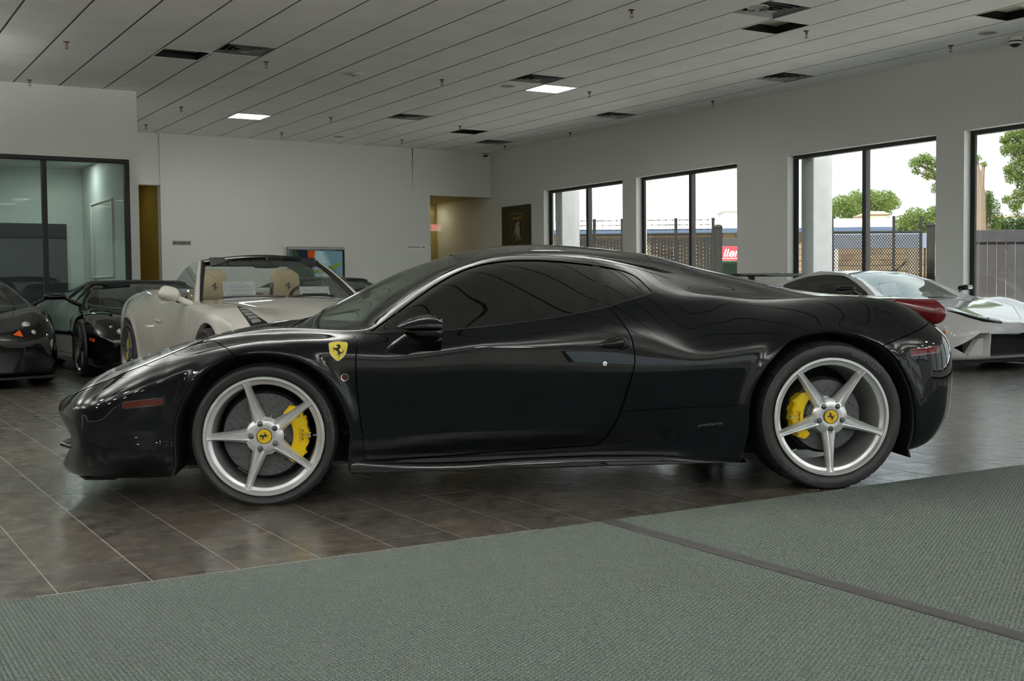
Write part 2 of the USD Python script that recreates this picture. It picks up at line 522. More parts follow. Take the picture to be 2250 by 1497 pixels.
# corridor behind the left opening
slab('wall_corridor_back', sbox(XL + .0, 0, 6.4, 3.2), YB + 1.7, YB + 1.8, 'y', 'wall_gold', **S)
slab('wall_corridor_side', sbox(YB + .2, 0, YB + 1.7, 3.2), 5.785, 5.9, 'x', 'wall_gold', **S)
slab('wall_corridor_left', sbox(YB + .2, 0, YB + 1.7, 3.2), XL - .1, XL, 'x', 'wall_gold', **S)
slab('ceiling_corridor', sbox(XL - .1, YB + .2, 6.4, YB + 1.8), 3.1, 3.15, 'z', 'wall_yellow', **S)
# hall behind the right opening
HY = 24.9
hp = sbox(10.2, 0, XW, 3.3).difference(sbox(11.70, 0, 12.30, 2.08))
slab('wall_hall_back', hp, HY, HY + .12, 'y', 'wall_yellow', **S)
slab('wall_hall_left', sbox(YB + .2, 0, HY, 3.3), 11.33, 11.452, 'x', 'wall_yellow', **S)
slab('ceiling_hall', sbox(10.2, YB + .2, XW, HY + 1), 3.0, 3.05, 'z', 'wall_yellow', **S)
slab('wall_hall_recess', sbox(11.2, 0, 12.8, 2.6), HY + .8, HY + .9, 'y', 'wall_yellow', **S)
slab('wall_hall_recess_side', sbox(HY + .12, 0, HY + .8, 2.6), 11.60, 11.70, 'x', 'wall_white', **S)
obj('door_2', rbox(11.98, 12.62, HY + .74, HY + .79, 0, 2.06, .004), 'door_dark', **S)
# unseen storefront and side wall, shaped for daylight and the coupe's reflections
fp = sbox(XE, 0, 13.2, ZC + .5)
SF = [(-.6, 2.5), (2.6, 5.7), (5.8, 8.9), (9.0, 12.1)]
for a, b in SF:
    fp = fp.difference(sbox(a, .62, b, 2.95))
slab('unseen_wall_front', fp, YS - .2, YS, 'y', 'wall_white', **S)
for n, (a, b) in enumerate(SF):
    w = '/World/window_%d' % (n + 10)
    _tag(UsdGeom.Xform.Define(stage, w).GetPrim(), kind='structure')
    for (p, q, r, s) in ((a, b, 2.89, 2.95), (a, b, .62, .68), (a, a + .06, .68, 2.89), (b - .06, b, .68, 2.89)):
        obj('window_frame', box(p, q, YS - .14, YS - .06, r, s), 'frame_black', w)
    obj('window_pane', box(a + .06, b - .06, YS - .105, YS - .099, .68, 2.89), 'window_pane', w)
slab('unseen_wall_side', sbox(YS, 0, YL, ZC), XE - .1, XE, 'x', 'wall_white', **S)
obj('baseboard_right', rbox(XW - .012, XW, YS, YB, 0, .10, .003), 'black_trim', **S)
obj('baseboard_back', rbox(5.99, 11.45, YB - .012, YB, 0, .10, .003), 'black_trim', **S)
# ------------------------------------------------------------------ ribbed entrance mats and the metal edge strip
MAT['mat_green'] = usdkit.material(stage, '/World/Looks/mat_green', {
    'g': ('geometry', {}),
    'n1': ('noise_texture', {'scale': 420.0, 'detail': 2.0, 'roughness': 0.7}),
    'r1': ('rgb_ramp', {'ramp': [(0.34, (0.034, 0.039, 0.037)), (0.50, (0.17, 0.205, 0.185)), (0.66, (0.40, 0.455, 0.415))]}),
    'sx': ('separate_xyz', {}),
    'my': ('math', {'math_type': 'multiply', 'value2': 2 * math.pi / .0165}),
    'mx': ('math', {'math_type': 'multiply_add', 'value2': math.pi / .0135, 'value3': 0.0}),
    'ad': ('math', {'math_type': 'add'}),
    'sn': ('math', {'math_type': 'sine'}),
    'mr': ('map_range', {'from_min': -1.0, 'from_max': 1.0, 'to_min': 0.62, 'to_max': 1.12}),
    'mm': ('mix', {'mix_type': 'multiply', 'fac': 1.0}),
    'cc': ('combine_color', {}),
    'n2': ('noise_texture', {'scale': 700.0, 'detail': 2.0}),
    'b': ('bump', {'strength': 0.8, 'distance': 0.002}),
    'p': ('principled_bsdf', {'roughness': 0.95, 'specular_ior_level': 0.15})},
    [('g.position', 'n1.vector'), ('g.position', 'n2.vector'), ('g.position', 'sx.vector'), ('sx.y', 'my.value1'), ('sx.x', 'mx.value1'), ('my.value', 'ad.value1'), ('mx.value', 'ad.value2'), ('ad.value', 'sn.value1'),
     ('sn.value', 'mr.value'), ('mr.result', 'cc.r'), ('mr.result', 'cc.g'), ('mr.result', 'cc.b'), ('n1.fac', 'r1.fac'), ('r1.color', 'mm.color1'), ('cc.color', 'mm.color2'), ('mm.color', 'p.base_color'),
     ('n2.fac', 'b.height'), ('b.normal', 'p.normal')], surface='p.BSDF')
pm('mat_seam', (0.055, 0.053, 0.055), 0.55, noise=(25.0, 0.25))
def ribbed(x0, x1, y0, y1, pitch=.0135, h=.0055):
    n = int((x1 - x0) / pitch)
    xs, zs = [], []
    for i in range(n):
        for u, z in ((0, .25), (.16, .8), (.5, 1), (.84, .8)):
            xs.append(x0 + (i + u) * pitch); zs.append(.0035 + h * z)
    xs.append(x1); zs.append(.004)
    k = len(xs)
    V = np.vstack([np.c_[xs, np.full(k, y0), zs], np.c_[xs, np.full(k, y1), zs], [[x0, y0, 0], [x1, y0, 0], [x1, y1, 0], [x0, y1, 0]]])
    i = np.arange(k - 1)
    F = np.vstack([np.c_[i, i + 1, i + 1 + k], np.c_[i, i + 1 + k, i + k]])
    F = np.vstack([F, [[k, 2 * k - 1, 2 * k + 2], [k, 2 * k + 2, 2 * k + 3]], [[0, 2 * k, 2 * k + 1], [0, 2 * k + 1, k - 1]]])
    return trimesh.Trimesh(V, F, process=False)
obj('entrance_mat', ribbed(-2.6, 2.78, .2, 3.930), 'mat_green', label='grey-green ribbed entrance mat filling the lower left of the floor', cat='mat', smooth=40)
m2 = thing('entrance_mat', 'grey-green ribbed entrance mat on the right, edged by a dark rubber strip', 'mat')
obj('mat_pile', ribbed(2.842, 9.2, .2, 3.930), 'mat_green', m2, smooth=40)
obj('rubber_edge', rbox(2.78, 2.842, .2, 3.930, 0, .0105, .003), 'mat_seam', m2, label='dark rubber strip along the seam')
st = thing('edge_strip', 'thin metal edging strip between the brown floor tiles and the mat', 'floor strip')
obj('edge_profile', hull([(.60, 3.931, 0), (.60, 3.931, .0085), (.60, 3.938, .009), (.60, 3.952, .001), (2.48, 3.931, 0), (2.48, 3.931, .0085), (2.48, 3.938, .009), (2.48, 3.952, .001)]), 'strip_metal', st)
obj('edge_profile', hull([(2.49, 3.931, 0), (2.49, 3.931, .006), (2.49, 3.934, .006), (2.49, 3.944, .001), (9.2, 3.931, 0), (9.2, 3.931, .006), (9.2, 3.934, .006), (9.2, 3.944, .001)]), 'strip_metal', st)
obj('edge_profile', hull([(-2.6, 3.931, 0), (-2.6, 3.931, .006), (-2.6, 3.934, .006), (-2.6, 3.940, .001), (.595, 3.931, 0), (.595, 3.931, .006), (.595, 3.934, .006), (.595, 3.940, .001)]), 'strip_metal', st)
# ------------------------------------------------------------------ things in and on the ceiling
pm('lamp_housing', (0.30, 0.29, 0.26), 0.35, metal=0.3)
pm('lens_off', (0.42, 0.40, 0.32), 0.5)
pm('vent_metal', (0.33, 0.325, 0.32), 0.4, metal=0.5)
pm('vent_dark', (0.05, 0.05, 0.05), 0.6)
pm('plastic_white', (0.68, 0.67, 0.62), 0.4)
pm('grille_grey', (0.28, 0.275, 0.265), 0.7)
pm('brass', (0.16, 0.10, 0.06), 0.4, metal=0.7)
pm('dome_black', (0.01, 0.01, 0.012), 0.1)
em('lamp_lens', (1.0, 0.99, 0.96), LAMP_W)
def cell(i, k):
    return 2.62 + .61 * i, .38 + .59 * k
def troffer(i, k, lit, label, group=None):
    x, y = cell(i, k)
    t = thing('ceiling_light', label, 'ceiling light', (x + .305, y + .295, ZC), group=group)
    a, b = .300, .290
    fr = sbox(-a, -b, a, b)
    inner = sbox(-a + .05, -b + .05, a - .05, b - .05)
    obj('lamp_frame', prism(fr.difference(fr.buffer(-.018, join_style=2)), -.004, .01, 'z'), 'plastic_white', t, smooth=False)
    obj('lamp_housing', cat(prism(fr.buffer(-.018, join_style=2).difference(fr.buffer(-.026, join_style=2)), .0, .10, 'z'), box(-a + .02, a - .02, -b + .02, b - .02, .10, .105)), 'lamp_housing' if lit else 'black_trim', t, smooth=False)
    if lit:
        obj('lamp_lens', rbox(-a + .045, a - .045, -b + .045, b - .045, .028, .04, .01), 'lamp_lens', t)
    else:
        obj('lamp_lens', rbox(-a + .03, a - .03, -b + .03, b - .03, .085, .095, .004), 'lens_off', t)
    return t
LIT = [(6, 32, 'lit square ceiling light at left, above the white convertible'), (11, 24, 'lit square ceiling light near the middle, just below an air diffuser')]
OFF = [(2, 24, 'unlit dark square ceiling light left of the nearest air diffuser at left'), (11, 16, 'unlit square ceiling light with beige lens at upper right'), (13, 32, 'small far unlit ceiling light right of centre near the back wall'), (14, 13, 'unlit ceiling light cut by the right edge of the picture')]
UNSEEN_LIT = [(i, k) for i in (-20, -16, -12) for k in (-12, -6, 0, 6, 12)] + [(i, k) for i in (10, 14) for k in (-12, -7, -2)] + [(i, k) for i in (-6, 0, 5) for k in (-12, -8)]  # out of view, spaced to light the room without mirroring in the side glass
VENTS = [(3, 23, 'square air diffuser at left, beside the dark ceiling light'), (10, 23, 'square air diffuser directly above the lit middle ceiling light'), (10, 30, 'square air diffuser left of centre far down the ceiling'), (15, 27, 'square air diffuser over the second window from the left'), (15, 20, 'square air diffuser over the third window at right'), (15, 34, 'far small air diffuser nearest the back corner'), (10, 15, 'square air diffuser cut by the top edge of the picture')]
CEIL_HOLES = {(i, k) for i, k, *_ in LIT + OFF + VENTS} | set(UNSEEN_LIT)
for i, k, l in LIT:
    troffer(i, k, True, l)
for i, k, l in OFF:
    troffer(i, k, False, l)
for i, k in UNSEEN_LIT:
    troffer(i, k, True, 'unseen square ceiling light out of view, placed to light the room', group='unseen ceiling lights out of view')
em('unseen_uplight_lens', (1.0, 0.985, 0.95), UNSEEN_UP_W)  # unseen uplights, hung out of view to brighten the ceiling and walls
for x, y in [(-3.2, -1.4), (.2, -1.4), (3.6, -1.4), (7.0, -1.4), (-3.2, -4.6), (.2, -4.6), (3.6, -4.6), (7.0, -4.6), (-5.0, 6.2), (-5.0, 9.2), (-1.8, 6.4), (-1.8, 8.8), (1.6, 7.6), (5.2, 6.0), (-5.2, 2.5), (.0, 9.0), (3.2, 7.6), (-3.6, 11.4), (-7.0, 13.0), (-3.2, 14.4), (-7.0, 16.4), (.1, 15.6)]:
    if True:
        t = thing('unseen_uplight', 'unseen suspended lamp out of view, placed to brighten the ceiling', 'unseen lamp', (x, y, 3.10), group='unseen uplights out of view')
        obj('lamp_trough', cat(rbox(-.62, .62, -.17, .17, 0, .012, .004), rbox(-.62, .62, -.17, -.158, .0, .06, .003), rbox(-.62, .62, .158, .17, .0, .06, .003), rbox(-.62, -.608, -.17, .17, 0, .06, .003), rbox(.608, .62, -.17, .17, 0, .06, .003)), 'plastic_white', t, smooth=False)
        obj('lamp_lens', box(-.60, .60, -.15, .15, .03, .045), 'unseen_uplight_lens', t, smooth=False)
        for q in (-.5, .5):
            obj('suspension_wire', tube([(q, 0, .01), (q, 0, ZC - 3.10)], .003, 6), 'steel', t)
for i, k, l in VENTS:
    x, y = cell(i, k)
    t = thing('air_diffuser', l, 'air vent', (x + .305, y + .295, ZC))
    for n, (a, z0) in enumerate(((.30, 0), (.235, -.006), (.17, -.012), (.105, -.016))):
        o, q = sbox(-a, -a * .965, a, a * .965), sbox(-a + .05, -a * .965 + .05, a - .05, a * .965 - .05)
        # sloped louvre ring
        oc, ic = np.array(o.exterior.coords)[:4], np.array(q.exterior.coords)[:4]
        V = np.vstack([np.c_[oc, np.full(4, z0 + .002)], np.c_[ic, np.full(4, z0 + .030)], np.c_[oc, np.full(4, z0 + .004)], np.c_[ic, np.full(4, z0 + .033)]])
        F = []
        for s in range(4):
            r = (s + 1) % 4
            F += [(s, r, 4 + r), (s, 4 + r, 4 + s), (8 + s, 12 + r, 8 + r), (8 + s, 12 + s, 12 + r), (s, 8 + r, r), (s, 8 + s, 8 + r), (4 + s, 4 + r, 12 + r), (4 + s, 12 + r, 12 + s)]
        obj('louvre_ring', trimesh.Trimesh(V, np.array(F), process=False), 'vent_metal', t, smooth=False)
    obj('louvre_plate', rbox(-.05, .05, -.05, .05, -.018, -.010, .004), 'vent_metal', t)
    obj('vent_box', cat(box(-.29, .29, -.28, .28, .10, .11), box(-.30, -.29, -.29, .29, .03, .11), box(.29, .30, -.29, .29, .03, .11), box(-.3, .3, -.29, -.28, .03, .11), box(-.3, .3, .28, .29, .03, .11)), 'vent_dark', t, smooth=False)
room_ceiling()
def round_thing(name, label, c, loc, parts):
    t = thing(name, label, c, loc)
    for n, prof, m, *rest in parts:
        obj(n, lathe(prof, 36, axis='z', closed=False) if not rest else rest[0], m, t, smooth=40)
    return t
for (x, y), l in {(8.786, 9.478): 'round ceiling speaker at upper right beside the beige unlit light', (12.089, 9.13): 'round ceiling speaker at far right near the dome camera', (8.931, 14.913): 'small dark round ceiling speaker beside the middle lit light', (8.949, 21.285): 'tiny round ceiling speaker near the back wall'}.items():
    round_thing('ceiling_speaker', l, 'speaker', (x, y, ZC), [('speaker_rim', [(.115, 0), (.118, -.006), (.104, -.008), (.100, -.004), (.115, .002)], 'plastic_white'), ('speaker_grille', [(0, -.006), (.07, -.0055), (.101, -.003), (.101, .0)], 'grille_grey')])
for (x, y), l in {(6.604, 15.034): 'white smoke detector on the ceiling left of centre'}.items():
    round_thing('smoke_detector', l, 'smoke detector', (x, y, ZC), [('detector_base', [(0, -.018), (.085, -.018), (.09, -.014), (.09, 0)], 'plastic_white'), ('detector_head', [(0, -.052), (.035, -.052), (.055, -.044), (.06, -.030), (.055, -.016), (.05, -.016)], 'plastic_white'), ('detector_slot', [(.0605, -.034), (.0605, -.028), (.05, -.028), (.05, -.034)], 'vent_dark')])
for (x, y), l in {(12.351, 13.473): 'faint white ring fitting on the ceiling above the third window'}.items():
    round_thing('ring_fitting', l, 'ceiling fitting', (x, y, ZC), [('ring_rim', [(.075, 0), (.078, -.008), (.066, -.010), (.062, 0)], 'plastic_white')])
for (x, y), l in {(12.60, 9.128): 'white dome camera with dark band at the far right of the ceiling', (12.70, 22.16): 'white dome camera in the back corner under the ceiling'}.items():
    round_thing('dome_camera', l, 'security camera', (x, y, ZC), [('camera_base', [(0, -.05), (.075, -.05), (.082, -.044), (.082, 0)], 'plastic_white'), ('camera_band', [(.080, -.062), (.080, -.050), (.070, -.050), (.070, -.062)], 'dome_black'), ('camera_skirt', [(.078, -.088), (.080, -.062), (.05, -.062)], 'plastic_white'), ('camera_dome', [(0, -.125), (.03, -.119), (.052, -.104), (.060, -.088)], 'dome_black')])
SPR = [(2.758, 14.744), (5.232, 14.814), (2.791, 17.60), (5.288, 19.031), (5.295, 21.314), (7.84, 14.897), (7.848, 19.011), (7.791, 21.278), (10.238, 21.181), (10.334, 18.947), (10.297, 14.781), (12.623, 18.765), (12.555, 21.1), (7.691, 10.239), (12.553, 14.579), (10.111, 10.09), (12.317, 9.833)]
sp0 = None
for x, y in SPR:
    if sp0 is None:
        sp0 = thing('sprinkler', 'brass fire sprinkler head hanging from the ceiling', 'sprinkler', (x, y, ZC), group='sprinklers across the ceiling')
        obj('escutcheon', lathe([(0, -.010), (.022, -.010), (.036, -.004), (.038, 0)], 20, axis='z', closed=False), 'brass', sp0)
        obj('sprinkler_body', cat(lathe([(0, -.045), (.010, -.045), (.012, -.03), (.012, -.008), (0, -.008)], 12, axis='z', closed=False), tube([(.010, 0, -.04), (.018, 0, -.058), (.005, 0, -.075)], .003, 6), tube([(-.010, 0, -.04), (-.018, 0, -.058), (-.005, 0, -.075)], .003, 6)), 'brass', sp0)
        obj('deflector', lathe([(0, -.080), (.022, -.080), (.022, -.076), (0, -.076)], 16, axis='z', closed=False), 'brass', sp0)
    else:
        copy_of(sp0, (x, y, ZC))
# ------------------------------------------------------------------ things on the walls
pm('silver_plastic', (0.30, 0.30, 0.31), 0.35, metal=0.4)
pm('sign_white', (0.88, 0.88, 0.86), 0.5)
pm('sign_grey', (0.27, 0.25, 0.245), 0.5)
pm('canvas_dark', (0.040, 0.032, 0.008), 0.75)
pm('gold_ink', (0.20, 0.13, 0.02), 0.4)
pm('gold_pale', (0.30, 0.26, 0.15), 0.45)
def flat_on_y(t, y, x, z):
    """lettering mesh (xy) put on a wall facing -y"""
    v = t.vertices
    t.vertices = np.c_[x + v[:, 0], y - v[:, 2], z + v[:, 1]]
    if t.volume < 0: t.invert()
    return t
def arrow(x0, x1, z, h, y, flip=False):
    s = -1 if flip else 1
    a, b = (x0, x1) if not flip else (x1, x0)
    return prism(Polygon([(a, z - h * .16), (b - s * h * .9, z - h * .16), (b - s * h * .9, z - h * .45), (b, z), (b - s * h * .9, z + h * .45), (b - s * h * .9, z + h * .16), (a, z + h * .16)]), y - .002, y, 'y')
def fit_text(txt, w, h, bold=True):
    t = flat_text(txt, h, .0015, bold)
    v = t.vertices.copy()
    v[:, 0] = (v[:, 0] - v[:, 0].min()) / (v[:, 0].max() - v[:, 0].min()) * w
    t.vertices = v
    return t
t = thing('restrooms_sign', 'small white RESTROOMS sign with arrow beside the yellow hall opening', 'sign')
obj('sign_plate', rbox(10.905, 11.332, YB - .008, YB, 1.826, 1.900, .002), 'sign_white', t)
obj('sign_letters', flat_on_y(fit_text('RESTROOMS', .28, .036), YB - .008, 10.918, 1.846), 'ink', t, smooth=False)
obj('sign_arrow', arrow(11.215, 11.318, 1.864, .042, YB - .008), 'ink', t, smooth=False)
t = thing('parts_sign', 'small grey PARTS sign with arrow on the back wall at left', 'sign')
obj('sign_plate', rbox(5.995, 6.342, YB - .008, YB, 1.858, 1.934, .002), 'sign_grey', t)
obj('sign_letters', flat_on_y(fit_text('PARTS', .20, .036), YB - .008, 6.125, 1.878), 'ink', t, smooth=False)
obj('sign_arrow', arrow(6.01, 6.10, 1.896, .042, YB - .008, True), 'ink', t, smooth=False)
# television: abstract picture of leaf, orange flower and water
t = thing('television', 'wall television with silver bezel showing a colourful screen on the back wall', 'television')
x0, x1, z0, z1 = 8.243, 9.452, 1.150, 1.842
obj('tv_case', rbox(x0, x1, YB - .09, YB, z0, z1, .01), 'silver_plastic', t)
obj('tv_bezel', rbox(x0 + .02, x1 - .012, YB - .096, YB - .088, z0 + .018, z1 - .05, .004), 'black_gloss', t)
sx0, sx1, sz0, sz1 = x0 + .085, x1 - .06, z0 + .045, z1 - .075
MAT['tv_screen'] = usdkit.material(stage, '/World/Looks/tv_screen', {
    'g': ('geometry', {}), 'mp': ('mapping', {'mapping_type': 'point', 'location': (-sx0, 0, -sz0), 'scale': (1, 1, 1)}),
    'gr': ('gradient_texture', {'gradient_type': 'linear'}), 'n': ('noise_texture', {'scale': 2.2, 'detail': 1.0}),
    'ad': ('math', {'math_type': 'multiply_add', 'value2': .5, 'value3': -.1}), 'ad2': ('math', {'math_type': 'add'}),
    'r': ('rgb_ramp', {'ramp': [(0.1, (.01, .02, .02)), (0.45, (.02, .05, .05)), (0.6, (.16, .24, .24)), (0.85, (.20, .30, .32)), (1.0, (.08, .15, .17))]}),
    'e': ('emission', {'strength': 0.85})},
    [('g.position', 'mp.vector'), ('mp.vector', 'gr.vector'), ('gr.fac', 'ad2.value1'), ('mp.vector', 'n.vector'), ('n.fac', 'ad.value1'), ('ad.value', 'ad2.value2'), ('ad2.value', 'r.fac'), ('r.color', 'e.color')], surface='e.emission')
em('tv_orange', (.30, .045, .008), .75); em('tv_dark', (.010, .016, .024), .8); em('tv_green', (.10, .17, .015), .8); em('tv_white', (.5, .55, .5), .7); em('tv_leaf', (.02, .04, .022), .8)
sc = obj('tv_screen', box(sx0, sx1, YB - .0985, YB - .0955, sz0, sz1), 'tv_screen', t, smooth=False)
U = lambda pts: Polygon([(sx0 + a * (sx1 - sx0), sz0 + b * (sz1 - sz0)) for a, b in pts])
def scr(n, pts, m, k):
    obj(n, prism(U(smooth_poly(pts, 4)).buffer(0).intersection(sbox(sx0, sz0, sx1, sz1)), YB - .0985 - .0006 * k, YB - .0985, 'y'), m, sc, smooth=False)
scr('screen_leaf', [(0, 1), (.02, .45), (.12, .0), (.45, .0), (.30, .5), (.08, 1.0)], 'tv_leaf', 1)
scr('screen_dark', [(.10, 1.0), (.34, 1.0), (.36, .55), (.44, .2), (.30, .35), (.18, .7)], 'tv_dark', 2)
scr('screen_flower', [(.31, 1.0), (.44, 1.0), (.43, .78), (.47, .55), (.42, .45), (.36, .62), (.31, .75)], 'tv_orange', 3)
scr('screen_stem', [(.42, .30), (.70, .42), (.98, .60), (.99, .55), (.80, .34), (.60, .22), (.45, .22)], 'tv_green', 2)
scr('screen_bud', [(.60, .22), (.78, .36), (.72, .14), (.64, .08)], 'tv_white', 3)
scr('screen_glint', [(.29, .66), (.33, .70), (.35, .64), (.31, .61)], 'tv_white', 4)
# exit sign on the hall bulkhead
t = thing('exit_sign', 'red lettered white EXIT sign hanging in the yellow hall', 'exit sign')
ey = 23.2
obj('sign_case', rbox(11.875, 12.145, ey, ey + .05, 2.265, 2.405, .004), 'sign_lit', t)
obj('sign_letters', flat_on_y(fit_text('EXIT', .185, .105), ey - .001, 11.892, 2.283), 'exit_red', t, smooth=False)
obj('sign_chevron', prism(Polygon([(12.095, 2.30), (12.125, 2.335), (12.095, 2.37), (12.105, 2.37), (12.136, 2.335), (12.105, 2.30)]), ey - .003, ey, 'y'), 'exit_red', t, smooth=False)
obj('sign_stem', box(12.0, 12.02, ey + .015, ey + .035, 2.405, 3.0), 'plastic_white', t)
# canvas with a shield emblem on the window wall
t = thing('emblem_canvas', 'dark canvas picture with a gold bull shield on the right wall', 'picture')
obj('canvas_panel', rbox(XW - .05, XW - .002, 20.70, 21.818, 1.75, 2.715, .004), 'canvas_dark', t)
cy, cz = 21.19, 2.19
shp = lambda k: [(cy + a * k, cz + b * k) for a, b in smooth_poly([(-.26, .33), (0, .37), (.26, .33), (.25, .05), (.15, -.24), (0, -.42), (-.15, -.24), (-.25, .05)], 5)]
obj('shield_outline', prism(Polygon(shp(1.0)).difference(Polygon(shp(.95))), XW - .052, XW - .049, 'x'), 'gold_ink', t, smooth=False)
obj('shield_title', prism(sbox(cy - .19, cz + .235, cy + .19, cz + .285), XW - .052, XW - .049, 'x'), 'gold_ink', t, smooth=False)
bull = [(.02, .16), (.06, .20), (.10, .17), (.08, .10), (.12, .02), (.10, -.08), (.13, -.20), (.10, -.20), (.06, -.09), (.03, -.10), (.00, -.22), (-.03, -.22), (-.01, -.06), (-.05, -.02), (-.10, -.10), (-.13, -.09), (-.08, .03), (-.04, .10), (-.06, .14)]
obj('bull_figure', prism(Polygon([(cy - a, cz + b) for a, b in bull]).buffer(.004), XW - .052, XW - .049, 'x'), 'gold_pale', t, smooth=False)
# crack running down from the ceiling
zz = np.linspace(ZC, 3.05, 16)
rg = random.Random(5)
cx = [11.043 + rg.uniform(-.006, .006) for _ in zz]
wd = np.interp(zz, [3.05, 3.5, ZC], [.001, .004, .010])
obj('wall_crack', prism(Polygon([(a - b, c) for a, b, c in zip(cx, wd, zz)] + [(a + b, c) for a, b, c in list(zip(cx, wd, zz))[::-1]]), YB - .0025, YB, 'y'), 'crack_dark', label='thin dark crack running down the back wall from the ceiling', cat='crack', smooth=False)
# office: whiteboard, lamps
t = thing('whiteboard', 'white framed board on the side wall behind the office glass', 'whiteboard')
bx = XL - .14
obj('board_face', box(bx - .014, bx, 18.95, 20.47, 1.24, 2.42), 'wall_office', t, smooth=False)
for (a, b, c, d) in ((18.92, 20.5, 2.42, 2.45), (18.92, 20.5, 1.21, 1.24)):
    obj('board_frame', rbox(bx - .03, bx, a, b, c, d, .004), 'plastic_white', t)
for (a, b) in ((18.92, 18.97), (20.46, 20.5)):
    obj('board_frame', rbox(bx - .03, bx, a, b, 1.24, 2.42, .004), 'plastic_white', t)
def downlight(name, label, loc, power, col=(1, .93, .8), cone=50, r=.06):
    t = thing(name, label, 'lamp', loc)
    obj('lamp_rim', lathe([(r, .0), (r + .02, -.004), (r + .02, 0), (r, .02)], 24, axis='z'), 'plastic_white', t)
    obj('lamp_bulb', lathe([(0, .008), (r, .008), (r, .012), (0, .012)], 20, axis='z', closed=False), 'bulb_warm', t)
    L = UsdLux.DiskLight.Define(stage, t + '/lamp_light')
    L.CreateRadiusAttr(r * .9); L.CreateIntensityAttr(power); L.CreateColorAttr(Gf.Vec3f(*col))
    L.AddTranslateOp().Set(Gf.Vec3d(0, 0, -.01))
    sh = UsdLux.ShapingAPI.Apply(L.GetPrim())
    sh.CreateShapingConeAngleAttr(cone); sh.CreateShapingConeSoftnessAttr(.6)
    return t
em('bulb_warm', (1, .9, .7), 8.0)
downlight('hall_downlight', 'recessed downlight washing the yellow hall wall', (12.40, 24.62, 3.0), HALL_W, (1.0, .90, .62), 62)
downlight('unseen_corridor_downlight', 'unseen recessed downlight placed to light the gold corridor at left', (5.1, YB + .9, 3.1), HALL_W * .5, (1.0, .88, .6), 75)  # lamp out of view, placed to light the corridor
downlight('office_downlight', 'recessed downlight over the whiteboard in the office', (3.72, 20.15, 3.1), OFF_W, (.95, 1.0, .96), 60)
downlight('office_downlight', 'unseen recessed downlight out of view, placed to light the office', (1.6, 19.5, 3.1), OFF_W * 2.2, (.95, 1.0, .96), 85)  # lamp out of view, placed to brighten the office interior
# ------------------------------------------------------------------ outside the windows, laid along the street (depth d, offset r from the camera's axis)
FH, RH = np.array([math.sin(YAW), math.cos(YAW), 0]), np.array([math.cos(YAW), -math.sin(YAW), 0])
def spot(px, d):
    """ground point seen at column px at depth d"""
    return FH * d + RH * ((px - 1125) / FPX * d)
def zpx(py, d, px=1700):
    return CAM_H + (748.5 - 113.6 - .0098 * (px - 1125) - py) / FPX * d
STREET = math.degrees(math.atan2(RH[1], RH[0]))
pm('pale_ground', (0.46, 0.45, 0.43), 0.9, noise=(3.0, 0.2))  # ground out of view, pale so it bounces daylight onto the ceiling
pm('concrete_white', (0.62, 0.61, 0.62), 0.8, noise=(6.0, 0.06))
pm('fence_black', (0.010, 0.0095, 0.0095), 0.9, specular_ior_level=0.1)
pm('brick_tan', (0.115, 0.080, 0.046), 0.9, specular_ior_level=0.1)
pm('brick_tan_dark', (0.085, 0.057, 0.033), 0.9, specular_ior_level=0.1)
pm('mortar', (0.13, 0.11, 0.09), 0.9)
pm('roof_white', (0.42, 0.40, 0.355), 0.8)
pm('fascia_blue', (0.020, 0.036, 0.07), 0.5)
pm('banner_red', (0.36, 0.008, 0.018), 0.7)
pm('banner_dark', (0.014, 0.014, 0.014), 0.9)
pm('ac_grey', (0.30, 0.31, 0.285), 0.7)
pm('fence_grey', (0.022, 0.021, 0.0235), 0.9, noise=(5.0, 0.12), specular_ior_level=0.1)
pm('car_red', (0.5, 0.02, 0.015), 0.15)
pm('car_yellow', (0.7, 0.5, 0.02), 0.15)
pm('hedge_green', (0.012, 0.026, 0.020), 0.9, specular_ior_level=0.1)
pm('bark', (0.09, 0.065, 0.045), 0.9)
pm('roof_tan', (0.27, 0.18, 0.11), 0.8)
def leaf_mat(name, col, tr):
    MAT[name] = usdkit.material(stage, '/World/Looks/' + name, {
        'g': ('geometry', {}),
        'r': ('rgb_ramp', {'ramp': [(0.0, tuple(c * .6 for c in col)), (1.0, tuple(min(1, c * 1.4) for c in col))]}),
        'd': ('principled_bsdf', {'roughness': 0.55, 'specular_ior_level': 0.3}),
        't': ('translucent_bsdf', {'color': tr}), 'm': ('mix_closure', {'fac': 0.5})},
        [('g.random_per_island', 'r.fac'), ('r.color', 'd.base_color'), ('d.BSDF', 'm.closure1'), ('t.BSDF', 'm.closure2')], surface='m.closure')
leaf_mat('leaf_bright', (0.095, 0.135, 0.030), (0.17, 0.235, 0.035))
leaf_mat('leaf_mid', (0.055, 0.085, 0.022), (0.10, 0.150, 0.028))
leaf_mat('leaf_deep', (0.034, 0.060, 0.020), (0.06, 0.105, 0.026))
obj('ground', box(-60, 160, -60, 160, -.40, -.12), 'pale_ground', kind='structure', smooth=False)
# white concrete fins outside the first and third windows
for y1, l in ((20.18, 'white concrete fin outside the leftmost window'), (13.27, 'white concrete fin outside the third window')):
    t = thing('concrete_fin', l, 'pillar', (XW + .25, y1, -.12))
    obj('fin_body', rbox(0, .34, -.26, 0, 0, 4.6, .01), 'concrete_white', t)
    obj('fin_edge', rbox(.34, .47, -.20, -.02, 0, 4.6, .01), 'concrete_white', t)
def local(px, d, z=-.12):
    p = spot(px, d)
    return (p[0], p[1], z)
def street_thing(name, label, c, px, d, **kw):
    return thing(name, label, c, local(px, d), STREET, **kw)
